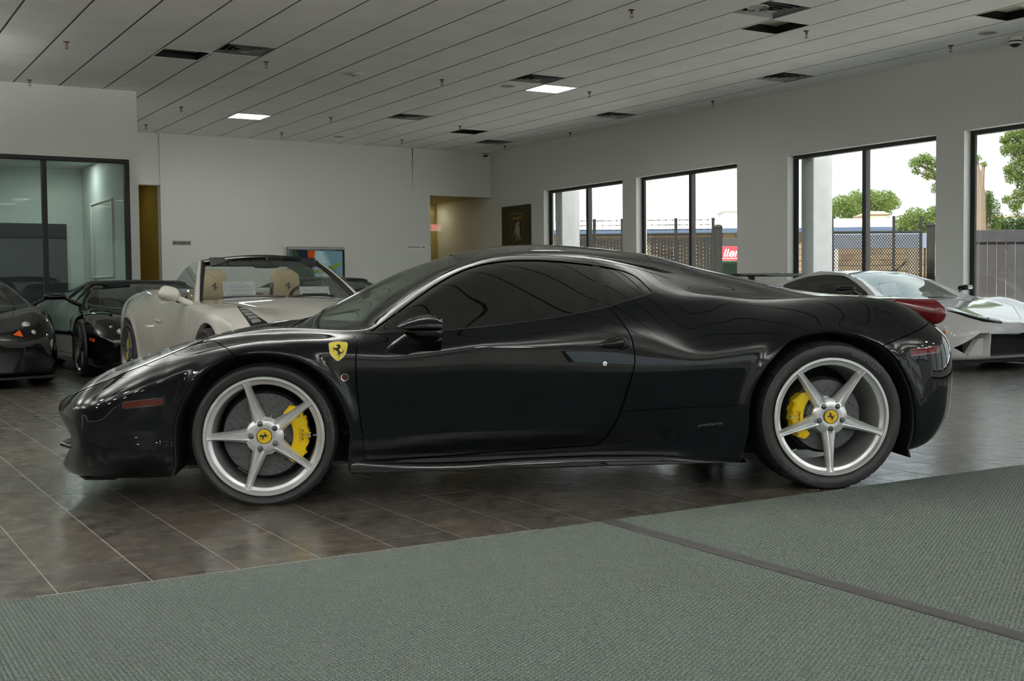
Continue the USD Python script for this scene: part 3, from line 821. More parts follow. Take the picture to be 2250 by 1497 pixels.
# chain link fence with slats: local x along the street
DF = 27.0
def fence_run(px0, px1, label, slats):
    W = (px1 - px0) / FPX * DF
    top = zpx(513, DF) + .12
    t = street_thing('chain_link_fence', label, 'fence', px0, DF)
    obj('top_rail', tube([(0, 0, top), (W, 0, top)], .03, 8), 'fence_black', t)
    st, sl = [], []
    pitch = .062
    h = top - .05
    def strip(x0, z0, x1, z1):
        w_ = .0105
        return hull([(x0 - w_, -.006, z0), (x0 + w_, -.006, z0), (x0, .006, z0), (x1 - w_, -.006, z1), (x1 + w_, -.006, z1), (x1, .006, z1)])
    zlo = 1.0
    n = int(W / pitch)
    for sgn in (1, -1):
        for i in range(-int((h - zlo) / pitch) - 1, n + int((h - zlo) / pitch) + 1):
            xa = i * pitch
            za, zb = zlo, h
            xb = xa + sgn * (zb - za) * .75
            lo, hi = max(0, min(xa, xb)), min(W, max(xa, xb))
            if hi - lo < .02:
                continue
            f = lambda x: za + (x - xa) / (xb - xa) * (zb - za)
            x0, x1 = lo, hi
            st.append(strip(x0, f(x0), x1, f(x1)))
    obj('wire_mesh', cat(st), 'fence_black', t, smooth=False, kind='stuff')
    if slats:
        rg = random.Random(int(px0))
        ss = [box(i * .075 + rg.uniform(0, .004), i * .075 + .052 + rg.uniform(0, .014), -.012, .004, .05, h - .03 + rg.uniform(-.03, .02)) for i in range(int(W / .075)) if rg.random() > .05]
        obj('privacy_slats', cat(ss), 'fence_black', t, smooth=False, kind='stuff')
    return t, W, top
def posts(t, W, top, xs, wires=True):
    for x in xs:
        p = obj('fence_post', tube([(x, 0, 0), (x, 0, top + .36)], .034, 8), 'fence_black', t)
    if wires:
        for k in range(3):
            z = top + .10 + .11 * k
            pts = [(x, 0, z) for x in np.arange(0, W + .01, .16)]
            barbs = [ball((x, 0, z), .016, 0) for x in np.arange(.1, W, .16)]
            obj('barbed_wire', cat(tube(pts, .006, 5), *barbs), 'fence_black', t, smooth=False, kind='stuff')
tf, W, top = fence_run(1255, 1385, 'dark slatted chain link fence with barbed wire outside the leftmost window', True)
posts(tf, W, top, [.55, 1.24 - .05])
tf, W, top = fence_run(1424, 1572, 'dark slatted chain link fence with barbed wire outside the second window', True)
posts(tf, W, top, [.65, 1.50])
tf, W, top = fence_run(1822, 2026, 'see-through chain link fence outside the third window', False)
posts(tf, W, top, [.07, 1.48, 2.10], wires=False)
obj('brace_bar', tube([(1.0, 0, .95), (1.75, -.02, 1.62)], .022, 6), 'fence_black', tf)
for px, l in ((1579, 'thick dark round gate post with domed cap in the second window'), (2045, 'thick dark round gate post with domed cap in the third window')):
    t = street_thing('gate_post', l, 'post', px, 25.5)
    hgt = zpx(493, 25.5) + .12
    obj('post_shaft', lathe([(0, 0), (.085, 0), (.085, hgt - .08), (0, hgt - .08)], 24, axis='z', closed=False), 'fence_black', t)
    obj('post_cap', lathe([(.095, hgt - .08), (.095, hgt - .05), (.07, hgt - .015), (.03, hgt), (0, hgt)], 24, axis='z', closed=False), 'fence_black', t)
    obj('hinge_band', lathe([(.086, 1.15), (.095, 1.15), (.095, 1.25), (.086, 1.25)], 20, axis='z'), 'fence_black', t)
# long brick building beyond
DB = 42.0
def building():
    px0, px1 = 1150, 2420
    W = (px1 - px0) / FPX * DB
    t = street_thing('brick_building', 'long low tan brick building with blue fascia and white roof', 'building', px0, DB)
    zt = zpx(512, DB) + .12
    obj('mortar_wall', box(0, W, .02, 6, 0, zt), 'mortar', t, smooth=False)
    rg = random.Random(11)
    bw, bh = .42, .20
    bricks = []
    for r_ in range(int(zt / bh)):
        z0 = zt - (r_ + 1) * bh
        for q in range(int(W / bw)):
            x0 = q * bw + (bw / 2 if r_ % 2 else 0)
            px = px0 + (x0 + bw / 2) / DB * FPX
            if r_ > 8:
                continue
            bricks.append((x0, z0))
    shown = [b for b in bricks if 1780 < px0 + b[0] / DB * FPX < 2030 or 1560 < px0 + b[0] / DB * FPX < 1630]
    rest = [b for b in bricks if b not in set(shown)]
    mk = lambda b: box(b[0] + .012, b[0] + bw - .012, -.01 + rg.uniform(-.008, .004), .03, b[1] + .012, b[1] + bh - .012)
    for b in shown[:299]:
        obj('brick', mk(b), rg.choice(['brick_tan', 'brick_tan', 'brick_tan_dark']), t, smooth=False)
    obj('bricks', cat([mk(b) for b in shown[299:] + rest]), 'brick_tan', t, smooth=False, kind='stuff')
    obj('fascia', box(-.2, W + .2, -.25, .1, zt, zt + .16), 'fascia_blue', t, smooth=False)
    obj('roof_edge', box(-.2, W + .2, -.25, .25, zt + .16, zt + .46), 'roof_white', t, smooth=False)
    obj('roof_deck', box(-.2, W + .2, .25, 6, zt + .05, zt + .16), 'roof_white', t, smooth=False)
    obj('downpipe', box(4.1, 4.25, -.09, .0, 0, zt), 'roof_white', t, smooth=False)
    xb = (1837 - px0) / FPX * DB
    obj('wall_pipe', box(xb - .06, xb + .06, -.09, 0, 0, zt), 'roof_white', t, smooth=False)
    return zt
ZT = building()
def ac(px0, px1, py0, py1, d, label, extra=0):
    t = street_thing('rooftop_unit', label, 'air conditioner', px0, d)
    W = (px1 - px0) / FPX * d
    z0, z1 = max(zpx(py1, d) + .12, ZT + .22), zpx(py0, d) + .12
    obj('unit_case', rbox(0, W, 0, 1.2, z0, z1, .03), 'ac_grey', t)
    obj('unit_lid', rbox(-.03, W + .03, -.03, 1.23, z1 - .06, z1, .02), 'ac_grey', t)
    obj('unit_panel', rbox(W * .55, W * .95, -.03, 0, z0 + .1, z1 - .15, .01), 'ac_grey', t)
    for x in (.05, W - .15):
        obj('unit_foot', box(x, x + .1, .1, 1.1, ZT + .165, z0), 'ac_grey', t, smooth=False)
ac(1590, 1640, 462, 490, 44.5, 'grey rooftop air conditioner in the second window')
ac(1790, 1817, 460, 485, 44.5, 'grey rooftop air conditioner beside the fin in the third window')
t = street_thing('roof_hut', 'small tan stair hut on the far roof in the third window', 'building', 1908, 46)
W = (1950 - 1908) / FPX * 46
z0, z1 = zpx(492, 46) + .12, zpx(468, 46) + .12
obj('hut_wall', box(0, W, 0, 2, ZT + .165, z1 - .1), 'roof_tan', t, smooth=False)
obj('hut_roof', hull([(-.05, -.05, z1 - .1), (W + .05, -.05, z1 - .1), (.05, .3, z1 + .03), (W - .05, .3, z1 + .03), (-.05, 2, z1 - .1), (W + .05, 2, z1 - .1)]), 'roof_tan', t, smooth=False)
obj('hut_door', box(W * .35, W * .7, -.03, 0, ZT + .165, z1 - .2), 'roof_white', t, smooth=False)
# banners on the fence line, second and third window
t = street_thing('red_banner', 'red banner with white slanted lettering in the second window', 'banner', 1584, 31)
W = 95 / FPX * 31
z0, z1 = zpx(571, 31) + .12, zpx(541, 31) + .12
obj('banner_sheet', rbox(0, W, 0, .03, z0, z1, .005), 'banner_red', t)
obj('banner_stripe', box(0, W, -.004, 0, z0 + .035, z0 + .055), 'white_ink', t, smooth=False)
lt = flat_text('llenge', (z1 - z0) * .52, .004, True)
v = lt.vertices
lt.vertices = np.c_[.06 + v[:, 0] + v[:, 1] * .25, -.001 - v[:, 2], z0 + .095 + v[:, 1]]
if lt.volume < 0: lt.invert()
obj('banner_letters', lt, 'white_ink', t, smooth=False)
t = street_thing('dark_canopy', 'dark shade panel above the red banner in the second window', 'panel', 1584, 31.6)
obj('canopy_sheet', rbox(0, W, 0, .04, z1 + .0, z1 + .24, .01), 'banner_dark', t)
t = street_thing('hedge_screen', 'dark green privacy screen below the red banner', 'screen', 1584, 31.3)
obj('screen_sheet', rbox(0, W, 0, .04, 0, z0 - .02, .01), 'hedge_green', t)
t = street_thing('green_screen', 'dark green mesh screen panel beside the fin in the third window', 'screen', 1785, 29)
obj('screen_sheet', rbox(0, 40 / FPX * 29, 0, .04, 0, zpx(512, 29) + .12, .01), 'hedge_green', t)
t = street_thing('blue_tarpaulin', 'grey blue tarpaulin band behind the chain link fence', 'tarpaulin', 1830, 33)
obj('tarp_sheet', rbox(0, 215 / FPX * 33, 0, .04, zpx(549, 33) + .12, zpx(516, 33) + .12, .01), 'tarp_blue', t)
for x in (.02, 2.6):
    obj('tarp_pole', tube([(x, .07, 0), (x, .07, zpx(516, 33) + .12)], .03, 8), 'fence_black', t)
# dark board fence outside the fourth window
DW = 21.0
px0 = 2090
t = street_thing('board_fence', 'dark grey vertical board fence outside the rightmost window', 'fence', px0, DW)
zt = zpx(506, DW, 2200) + .12
for i in range(20):
    x = i * .165
    if 5.2 < x / .165 + .001 < 0:
        continue
    obj('fence_board', rbox(x, x + .150, 0, .03, .05, zt - .22, .006), 'fence_grey', t)
obj('fence_cap', rbox(-.05, 1.32, -.03, .05, zt - .22, zt, .008), 'fence_grey', t)
obj('fence_cap', rbox(1.38, 3.4, -.03, .05, zt - .22, zt, .008), 'fence_grey', t)
# parked cars far behind the slatted fence
def far_car(px, d, mat, label):
    t = street_thing('parked_car', label, 'car', px, d)
    b = ballhull([(-1.9, 0, .45, .25), (1.9, 0, .5, .25), (-1.9, 1.4, .45, .25), (1.9, 1.4, .5, .25), (-1.2, .1, .8, .2), (1.5, .1, .85, .2), (-1.2, 1.3, .8, .2), (1.5, 1.3, .85, .2)])
    r = ballhull([(-.7, .25, 1.25, .12), (.9, .25, 1.25, .12), (-.7, 1.15, 1.25, .12), (.9, 1.15, 1.25, .12), (-1.2, .2, .9, .1), (1.4, .2, .9, .1), (-1.2, 1.2, .9, .1), (1.4, 1.2, .9, .1)])
    obj('car_body', b, mat, t, smooth=50)
    obj('car_cabin', r, 'black_gloss', t, smooth=50)
    for x in (-1.25, 1.25):
        obj('car_wheel', at(lathe([(0, -.1), (.30, -.1), (.32, 0), (.32, .1), (0, .1)], 24, closed=False), (x, -.12, .32)), 'black_trim', t)
far_car(1440, 28.6, 'car_yellow', 'yellow parked car glimpsed through the slatted fence')
far_car(1530, 32.8, 'car_red', 'red parked car glimpsed through the slatted fence')
# trees: trunk, limbs and leaf cards grown along twigs
def leaf_cloud(c, rad, n, size, rg):
    """n small folded leaves scattered in a lumpy ellipsoid"""
    P = rg.normal(size=(n, 3))
    P /= np.linalg.norm(P, axis=1, keepdims=True)
    P = P * (rg.random((n, 1)) ** .45) * rad + c
    a = rg.normal(size=(n, 3)); a /= np.linalg.norm(a, axis=1, keepdims=True)
    b = np.cross(a, rg.normal(size=(n, 3))); b /= np.linalg.norm(b, axis=1, keepdims=True)
    nrm = np.cross(a, b)
    s = size * rg.uniform(.6, 1.3, (n, 1))
    v0, v1, v2, v3 = P - a * s, P + b * s * .34 + nrm * s * .1, P + a * s, P - b * s * .34 + nrm * s * .1
    V = np.stack([v0, v1, v2, v3], 1).reshape(-1, 3)
    i = np.arange(n)[:, None] * 4
    return V, np.vstack([i + [0, 1, 2], i + [0, 2, 3]])
def tree(px, d, label, trunk_h, lumps, mat, leaf, n, seed):
    """lumps: (px, py, depth offset, radius px)"""
    t = street_thing('tree', label, 'tree', px, d)
    rg = np.random.default_rng(seed)
    V, F, k = [], [], 0
    limbs = []
    root = np.array([0, 0, 0.0])
    fork = np.array([0, 0, trunk_h])
    for (lx, ly, dd, rp) in lumps:
        dz = d + dd
        c = np.array([(lx - px) / FPX * dz + (px - 1125) / FPX * dd, dd, zpx(ly, dz, lx) + .12])
        r = rp / FPX * dz
        v, f = leaf_cloud(c, np.array([r, r, r * .85]), int(3.2 * n * (rp / 30) ** 2), leaf * .52, rg)
        V.append(v); F.append(f + k); k += len(v)
        mid = (fork + c) / 2 + np.array([0, 0, .1 * r])
        limbs.append(tube([fork - [0, 0, .2], mid, c], [.10, .06, .02], 6))
    obj('foliage', trimesh.Trimesh(np.vstack(V), np.vstack(F), process=False), mat, t, smooth=False, kind='stuff')
    tr = obj('trunk', tube([root, (root + fork) / 2, fork + [0, 0, .1]], [.20, .16, .12], 10), 'bark', t)
    for l in limbs:
        obj('limb', l, 'bark', tr)
tree(1880, 62, 'broad bright green tree beyond the flat roof in the third window', 3.2, [(1822, 470, 0, 22), (1850, 452, 0, 28), (1885, 445, 1, 32), (1915, 440, 0, 28), (1945, 440, -1, 26), (1962, 448, 0, 18), (1870, 470, 0, 30), (1930, 462, 0, 30), (1805, 478, 0, 14)], 'leaf_bright', .16, 420, 1)
tree(2005, 36, 'bushy light green tree standing right of the roof hut', 2.0, [(1985, 490, 0, 22), (2010, 478, 0, 26), (2035, 488, 0, 24), (2000, 505, 0, 24), (2035, 512, 0, 22), (1978, 510, 0, 12), (2055, 470, 0, 22)], 'leaf_bright', .085, 520, 2)
tree(2150, 24, 'tall loose green tree whose branches hang into the third and fourth windows', 2.9, [(2010, 360, 0, 16), (2030, 352, 0, 18), (2050, 362, 0, 18), (2040, 385, 0, 16), (2012, 378, 0, 10), (2060, 415, 0, 16), (2085, 375, 0, 22), (2110, 400, 1, 22), (2145, 350, 0, 10), (2160, 362, 0, 8), (2080, 440, 0, 16)], 'leaf_bright', .055, 420, 3)
tree(2165, 25.5, 'dark green bush tree behind the board fence', 1.4, [(2150, 470, 0, 24), (2160, 440, 0, 22), (2175, 455, 0, 22), (2185, 480, 0, 20), (2150, 495, 0, 20), (2180, 500, 0, 18), (2150, 420, 0, 12), (2140, 445, 0, 14), (2172, 430, 0, 12)], 'leaf_mid', .050, 520, 4)
tree(2300, 23, 'big leafy green tree filling the right of the fourth window', 3.0, [(2225, 300, 0, 20), (2250, 320, 0, 30), (2215, 330, 0, 20), (2240, 360, 0, 26), (2225, 390, 0, 20), (2255, 400, 0, 26), (2240, 430, 0, 20), (2260, 290, 0, 26), (2205, 310, 0, 12), (2215, 375, 0, 14), (2230, 455, 0, 16), (2275, 350, 0, 40), (2210, 440, 0, 12)], 'leaf_bright', .055, 480, 5)
tree(2225, 30, 'low dark green shrubs behind the board fence at the right edge', 1.2, [(2205, 490, 0, 20), (2235, 485, 0, 22), (2255, 495, 0, 22), (2215, 505, 0, 20), (2245, 505, 0, 20), (2190, 500, 0, 14)], 'leaf_deep', .065, 420, 6)
t = street_thing('orange_roof', 'orange tinted far roof seen through leaves in the fourth window', 'building', 2180, 60)
obj('roof_slab', hull([(0, 0, zpx(490, 60) + .12), (4, 0, zpx(490, 60) + .12), (0, 3, zpx(472, 60) + .12), (4, 3, zpx(472, 60) + .12), (0, 3, zpx(490, 60)), (4, 3, zpx(490, 60))]), 'roof_orange', t, smooth=False)
obj('house_wall', box(.1, 3.9, .2, 3, 0, zpx(490, 60) + .12), 'roof_tan', t, smooth=False)
# ------------------------------------------------------------------ car bodies: a lofted net of named feature lines
def cbump(u, a, b, c):
    """smooth 0..1..0 over a-b-c"""
    u = np.asarray(u, float)
    l = np.clip((u - a) / (b - a), 0, 1)
    r = np.clip((c - u) / (c - b), 0, 1)
    t = np.minimum(l, r)
    return t * t * (3 - 2 * t)

def interp(pts, x):
    p = np.asarray(pts, float)
    x = np.clip(x, p[0, 0], p[-1, 0])
    return PchipInterpolator(p[:, 0], p[:, 1])(x)

def body_grid(rows, u1, u2, nu=300, nose=44, nv=140, bump=None, vs=1.6, arches=(), sm=0.035, fair=0, kink=None):
    """rows, bottom to top: dict(z=[(s,z)..], w=[(u,w)..], sf, sr, pf, pr, d, k (kink: little smoothing)).
    Returns half-body grid (columns, rows, 3) in (s, w, z), w >= 0."""
    um = np.linspace(u1, u2, nu)
    ph = np.linspace(0, math.pi / 2, nose, endpoint=False)
    C = []
    for r in rows:
        sh = r.get('d', 0) * (bump(um) if bump else 0)
        s_m = um - sh
        w_m = interp(r['w'], um)
        w_m = gaussian_filter1d(w_m, sm / ((u2 - u1) / nu), mode='nearest')
        p = r.get('pf', 2.4)
        sF = u1 - (u1 - r['sf']) * np.cos(ph) ** (2 / p)
        wF = w_m[0] * np.sin(ph) ** (2 / p)
        p = r.get('pr', 2.6)
        pb = ph[::-1]
        sR = u2 + (r['sr'] - u2) * np.cos(pb) ** (2 / p)
        wR = w_m[-1] * np.sin(pb) ** (2 / p)
        s = np.r_[sF, s_m, sR]
        w = np.r_[wF, w_m, wR]
        zs = np.linspace(s.min(), s.max(), 900)
        zz = interp(r['z'], zs)
        zz = gaussian_filter1d(zz, (0.012 if r.get('k') else sm) / (zs[1] - zs[0]), mode='nearest')
        C.append(np.stack([s, w, np.interp(s, zs, zz)], -1))
    C = np.array(C)                                   # rows, cols, 3
    flip = np.array([1, -1, 1.0])
    G = np.concatenate([C[2:0:-1] * flip, C, C[-2:-4:-1] * flip])
    L = np.linalg.norm(np.diff(G[:, nose:-nose], axis=0), axis=2).mean(1)
    t = np.r_[0, np.cumsum(np.maximum(L, 0.02))]
    a, b = t[2], t[2 + len(rows) - 1]
    tv = np.linspace(a, b, nv)
    out = Akima1DInterpolator(t, G.reshape(len(G), -1))(tv).reshape(nv, -1, 3)
    if vs:
        ext = np.concatenate([out[8:0:-1] * flip, out, out[-2:-10:-1] * flip])
        out = gaussian_filter1d(ext, vs, axis=0)[8:8 + nv]
    out = out.transpose(1, 0, 2).copy()               # cols, rows, 3
    out[:, 0, 1] = 0; out[:, -1, 1] = 0
    out[0, :, 1] = 0; out[-1, :, 1] = 0
    out[..., 1] = np.maximum(out[..., 1], 0)
    if fair:                                          # fair the flanks, but keep the fold at the foot of the windscreen
        A = gaussian_filter1d(out, fair, axis=0, mode='nearest')
        keep = np.zeros(out.shape[:2])
        if kink is not None:
            ds = out[..., 0] - kink(out[..., 1])
            keep = np.exp(-(ds / .13) ** 2) * (out[..., 2] > .66) * np.clip((.84 - out[..., 1]) / .05, 0, 1)
            keep = gaussian_filter1d(keep, 2, axis=1)
        ci = np.arange(len(out))
        end = np.minimum(ci, len(out) - 1 - ci)
        keep = np.maximum(keep, np.clip(1 - (end - nose * .7) / (nose * .6), 0, 1)[:, None])
        out = A + (out - A) * np.clip(keep, 0, 1)[..., None]
        out[:, 0, 1] = 0; out[:, -1, 1] = 0
    for (cs, cz, rad, amp, sig) in arches:            # rolled lip round each wheel opening
        d = np.hypot(out[..., 0] - cs, out[..., 2] - cz) - rad
        side = np.clip((out[..., 1] - 0.6) / 0.15, 0, 1)
        out[..., 1] += amp * np.exp(-(d / sig) ** 2) * side
    return out

def grid_mesh(g):
    """closed body from the half grid, near side at -y (x=s, y=-w, z)"""
    nc, nr, _ = g.shape
    A = np.stack([g[..., 0], -g[..., 1], g[..., 2]], -1).reshape(-1, 3)
    B = np.stack([g[..., 0], g[..., 1], g[..., 2]], -1).reshape(-1, 3)
    i = np.arange(nc - 1)[:, None] * nr + np.arange(nr - 1)[None]
    q = np.stack([i, i + 1, i + nr + 1, i + nr], -1).reshape(-1, 4)
    F = np.vstack([q[:, [0, 1, 2]], q[:, [0, 2, 3]]])
    Fm = F[:, ::-1] + len(A)
    t = trimesh.Trimesh(np.vstack([A, B]), np.vstack([F, Fm]), process=False)
    t.merge_vertices(digits_vertex=6)
    t.update_faces(t.nondegenerate_faces(height=1e-9))
    t.remove_unreferenced_vertices()
    if t.volume < 0:
        t.invert()
    return t

class Skin:
    """smooth normals of the uncut body, looked up for the cut panels"""
    def __init__(self, t):
        self.t = t
        n = np.zeros_like(t.vertices)
        fn = np.cross(t.vertices[t.faces[:, 1]] - t.vertices[t.faces[:, 0]], t.vertices[t.faces[:, 2]] - t.vertices[t.faces[:, 0]])
        for k in range(3):
            np.add.at(n, t.faces[:, k], fn)
        self.n = n / np.maximum(np.linalg.norm(n, axis=1, keepdims=True), 1e-12)
        self.tree = cKDTree(t.vertices)

    def offset(self, d):
        q = self.t.copy()
        q.vertices = q.vertices - self.n * d
        return mani(q)

    def dress(self, m, tol=0.02, cosmin=0.8):
        """unwelded (v, f, n): smooth skin normals where a face lies on the skin, else flat"""
        t = tri(m)
        V = t.vertices[t.faces]                      # f,3,3
        fn = np.cross(V[:, 1] - V[:, 0], V[:, 2] - V[:, 0])
        ar = np.linalg.norm(fn, axis=1)
        ok = ar > 1e-14
        V, fn, ar = V[ok], fn[ok], ar[ok]
        fn /= ar[:, None]
        P = V.reshape(-1, 3)
        d, j = self.tree.query(P, k=4)
        w = 1 / (d ** 2 + 1e-8)
        N = (self.n[j] * w[..., None]).sum(1)
        N /= np.maximum(np.linalg.norm(N, axis=1, keepdims=True), 1e-9)
        N = N.reshape(-1, 3, 3)
        dd = d[:, 0].reshape(-1, 3).max(1)
        dot = np.einsum('fij,fj->fi', N, fn).min(1)
        on = (dot > cosmin) & (dd < tol)
        out = np.where(on[:, None, None], N, fn[:, None, :])
        return P, np.arange(len(P)).reshape(-1, 3), out.reshape(-1, 3)
# ------------------------------------------------------------------ the black coupe in front: body net
def coupe_rows():
    R = []
    R.append(dict(z=[(-1.1, .14), (-.9, .12), (0, .125), (2.2, .13), (2.9, .16), (3.3, .22), (3.5, .24)], w=[(-.45, 0), (2.95, 0)], sf=-.98, sr=3.20, pf=3, pr=3))
    R.append(dict(z=[(-1.1, .14), (-.9, .118), (-.4, .122), (.4, .125), (2.2, .13), (2.9, .155), (3.3, .20), (3.5, .24)], w=[(-.45, .80), (.4, .84), (2.95, .80)], sf=-1.0, sr=3.24, pf=2.6, pr=3))
    R.append(dict(z=[(-1.06, .165), (-1.0, .14), (-.9, .122), (-.8, .128), (-.45, .132), (.39, .134), (1.0, .136), (2.25, .14), (2.9, .160), (3.05, .168), (3.19, .192), (3.28, .221), (3.34, .25)],
                  w=[(-.45, .905), (-.2, .945), (.4, .93), (1.2, .915), (2.2, .935), (2.95, .925)], sf=-1.035, sr=3.34, pf=2.6, pr=3))
    R.append(dict(z=[(-1.06, .178), (-.96, .172), (-.83, .20), (-.70, .232), (-.54, .275), (-.40, .25), (.1, .22), (.45, .205), (1.0, .205), (1.5, .21), (2.2, .20), (2.9, .25), (3.3, .30), (3.5, .32)],
                  w=[(-.45, .957), (-.2, .958), (.4, .918), (.9, .885), (1.5, .880), (2.0, .915), (2.3, .945), (2.95, .94)], sf=-1.03, sr=3.42, pf=2.8, pr=3))
    R.append(dict(z=[(-1.0, .27), (-.88, .27), (-.7, .31), (-.54, .335), (-.4, .31), (.1, .26), (.46, .245), (.87, .268), (1.22, .28), (1.56, .294), (2.2, .32), (2.9, .38), (3.4, .40)],
                  w=[(-.45, .928), (-.2, .952), (.4, .938), (.9, .927), (1.5, .926), (2.0, .938), (2.3, .952), (2.95, .945)], sf=-.925, sr=3.44, pf=4.2, pr=3))
    R.append(dict(z=[(-1.0, .34), (-.88, .35), (-.6, .42), (0, .47), (.5, .455), (1.0, .46), (1.7, .455), (2.2, .48), (2.9, .53), (3.5, .53)],
                  w=[(-.45, .93), (-.2, .955), (.1, .958), (.5, .944), (1.0, .939), (1.6, .940), (2.0, .948), (2.4, .960), (2.65, .965), (2.95, .94)], sf=-.99, sr=3.455, pf=3.2, pr=3))
    R.append(dict(z=[(-1.03, .37), (-.88, .385), (-.6, .478), (-.4, .545), (0, .600), (.25, .590), (.46, .580), (.8, .578), (1.3, .570), (1.69, .560), (1.95, .568), (2.2, .585), (2.5, .615), (2.75, .625), (3.0, .62), (3.5, .61)],
                  w=[(-.45, .927), (-.2, .956), (0, .961), (.3, .956), (.6, .952), (1.0, .950), (1.5, .9505), (1.9, .954), (2.3, .964), (2.6, .967), (2.95, .938)], sf=-1.03, sr=3.455, pf=2.8, pr=2.9))
    R.append(dict(z=[(-1.06, .395), (-1.0, .41), (-.8, .462), (-.6, .53), (-.4, .605), (-.2, .665), (0, .70), (.25, .685), (.46, .66), (.8, .658), (1.3, .647), (1.69, .63), (1.95, .645), (2.2, .675), (2.5, .71), (2.75, .715), (3.0, .705), (3.5, .69)],
                  w=[(-.45, .92), (-.2, .955), (0, .963), (.3, .958), (.6, .952), (1.0, .950), (1.5, .950), (1.9, .954), (2.3, .962), (2.6, .966), (2.95, .93)], sf=-1.06, sr=3.45, pf=2.5, pr=2.8))
    R.append(dict(z=[(-1.05, .432), (-.9, .498), (-.8, .542), (-.7, .577), (-.6, .618), (-.5, .658), (-.4, .698), (-.29, .730), (-.1, .757), (.08, .77), (.25, .768), (.47, .762), (.6, .772), (.8, .778), (1.07, .80), (1.34, .833), (1.56, .872), (1.7, .900), (1.82, .918), (2.0, .908), (2.2, .894), (2.37, .894), (2.5, .906), (2.68, .916), (2.84, .913), (2.95, .906), (3.03, .895), (3.1, .876), (3.18, .838), (3.24, .806), (3.3, .775), (3.4, .74)],
                  w=[(-.45, .815), (-.3, .80), (-.1, .80), (.08, .80), (.25, .82), (.47, .872), (.6, .880), (1.0, .888), (1.4, .890), (1.6, .882), (1.8, .85), (2.0, .80), (2.2, .765), (2.5, .765), (2.7, .775), (2.95, .77)], sf=-1.04, sr=3.40, pf=2.4, pr=2.6))
    R.append(dict(k=1, d=.01, z=[(-1.03, .448), (-.92, .497), (-.82, .561), (-.72, .612), (-.6, .661), (-.44, .715), (-.33, .745), (-.17, .775), (-.05, .795), (.08, .806), (.25, .796), (.37, .784), (.47, .783), (.52, .806), (.614, .873), (.706, .939), (.80, 1.003), (.9, 1.053), (.99, 1.087), (1.09, 1.105), (1.18, 1.111), (1.33, 1.109), (1.474, 1.096), (1.61, 1.077), (1.7, 1.060), (1.8, 1.036), (1.9, 1.008), (2.07, .965), (2.3, .922), (2.5, .905), (2.7, .898), (2.95, .888), (3.1, .865), (3.25, .82), (3.42, .76)],
                  w=[(-.45, .70), (-.33, .725), (-.17, .735), (.08, .72), (.25, .745), (.37, .80), (.47, .842), (.52, .835), (.614, .803), (.8, .748), (1.0, .705), (1.18, .685), (1.4, .677), (1.6, .68), (1.75, .685), (1.9, .675), (2.07, .655), (2.3, .635), (2.5, .635), (2.7, .645), (2.95, .63)], sf=-1.02, sr=3.42, pf=2.4, pr=2.6))
    R.append(dict(k=1, d=.035, z=[(-1.03, .452), (-.9, .515), (-.8, .575), (-.6, .652), (-.4, .705), (-.2, .742), (0, .762), (.2, .765), (.385, .764), (.49, .855), (.575, .916), (.703, 1.0), (.836, 1.073), (.929, 1.103), (1.0, 1.124), (1.09, 1.141), (1.2, 1.152), (1.35, 1.155), (1.53, 1.145), (1.73, 1.120), (1.87, 1.093), (2.07, 1.045), (2.3, .992), (2.5, .958), (2.7, .925), (2.95, .905), (3.2, .898), (3.42, .885)],
                  w=[(-.45, .52), (0, .54), (.2, .60), (.35, .68), (.42, .70), (.49, .684), (.575, .655), (.703, .612), (.836, .57), (.929, .54), (1.05, .535), (1.35, .54), (1.7, .545), (1.87, .53), (2.07, .51), (2.3, .49), (2.5, .475), (2.7, .47), (2.95, .46)], sf=-1.04, sr=3.42, pf=2.4, pr=3.2))
    R.append(dict(k=1, d=.36, z=[(-1.07, .43), (-1.0, .482), (-.9, .54), (-.8, .59), (-.6, .662), (-.4, .712), (-.2, .744), (0, .762), (.06, .766), (.073, .776), (.21, .861), (.348, .932), (.486, 1.003), (.625, 1.069), (.765, 1.117), (.9, 1.152), (1.0, 1.172), (1.07, 1.186), (1.17, 1.198), (1.36, 1.204), (1.53, 1.196), (1.73, 1.177), (1.89, 1.15), (2.13, 1.09), (2.31, 1.052), (2.5, 1.011), (2.65, .975), (2.785, .945), (2.95, .925), (3.1, .915), (3.3, .908), (3.42, .885)],
                  w=[(-.45, 0), (2.95, 0)], sf=-1.07, sr=3.43, pf=2.4, pr=3.2))
    return R

def coupe_grid():
    return body_grid(coupe_rows(), -.45, 2.95, nu=330, nose=46, nv=170, bump=lambda u: cbump(u, -.42, .42, 1.05), vs=2.6, sm=.06, fair=6.0, kink=lambda w: .06 + .325 * (w / .70) ** 2,
                     arches=((.002, .300, .400, .014, .030), (2.655, .325, .430, .014, .032)))
# ------------------------------------------------------------------ wheels (axis y, outer face towards -y, centre at the origin)
HORSE = [(478, 370), (500, 352), (520, 345), (535, 335), (560, 340), (590, 350), (603, 380), (600, 420), (580, 455), (560, 470), (575, 500), (600, 530), (622, 548), (640, 548),
         (660, 535), (678, 510), (672, 480), (662, 458), (685, 485), (692, 520), (678, 555), (652, 572), (632, 580), (618, 578), (600, 600), (586, 617), (582, 640), (557, 672), (524, 692),
         (528, 680), (553, 652), (565, 622), (550, 604), (532, 622), (465, 620), (461, 612), (520, 609), (543, 590), (528, 560), (522, 530), (500, 505), (478, 484), (448, 474), (430, 488),
         (434, 512), (448, 532), (436, 530), (420, 505), (418, 484), (434, 464), (428, 446), (412, 442), (398, 466), (390, 490), (392, 458), (406, 426), (434, 418), (460, 434), (490, 438),
         (512, 428), (540, 408), (545, 382), (524, 374), (500, 376)]
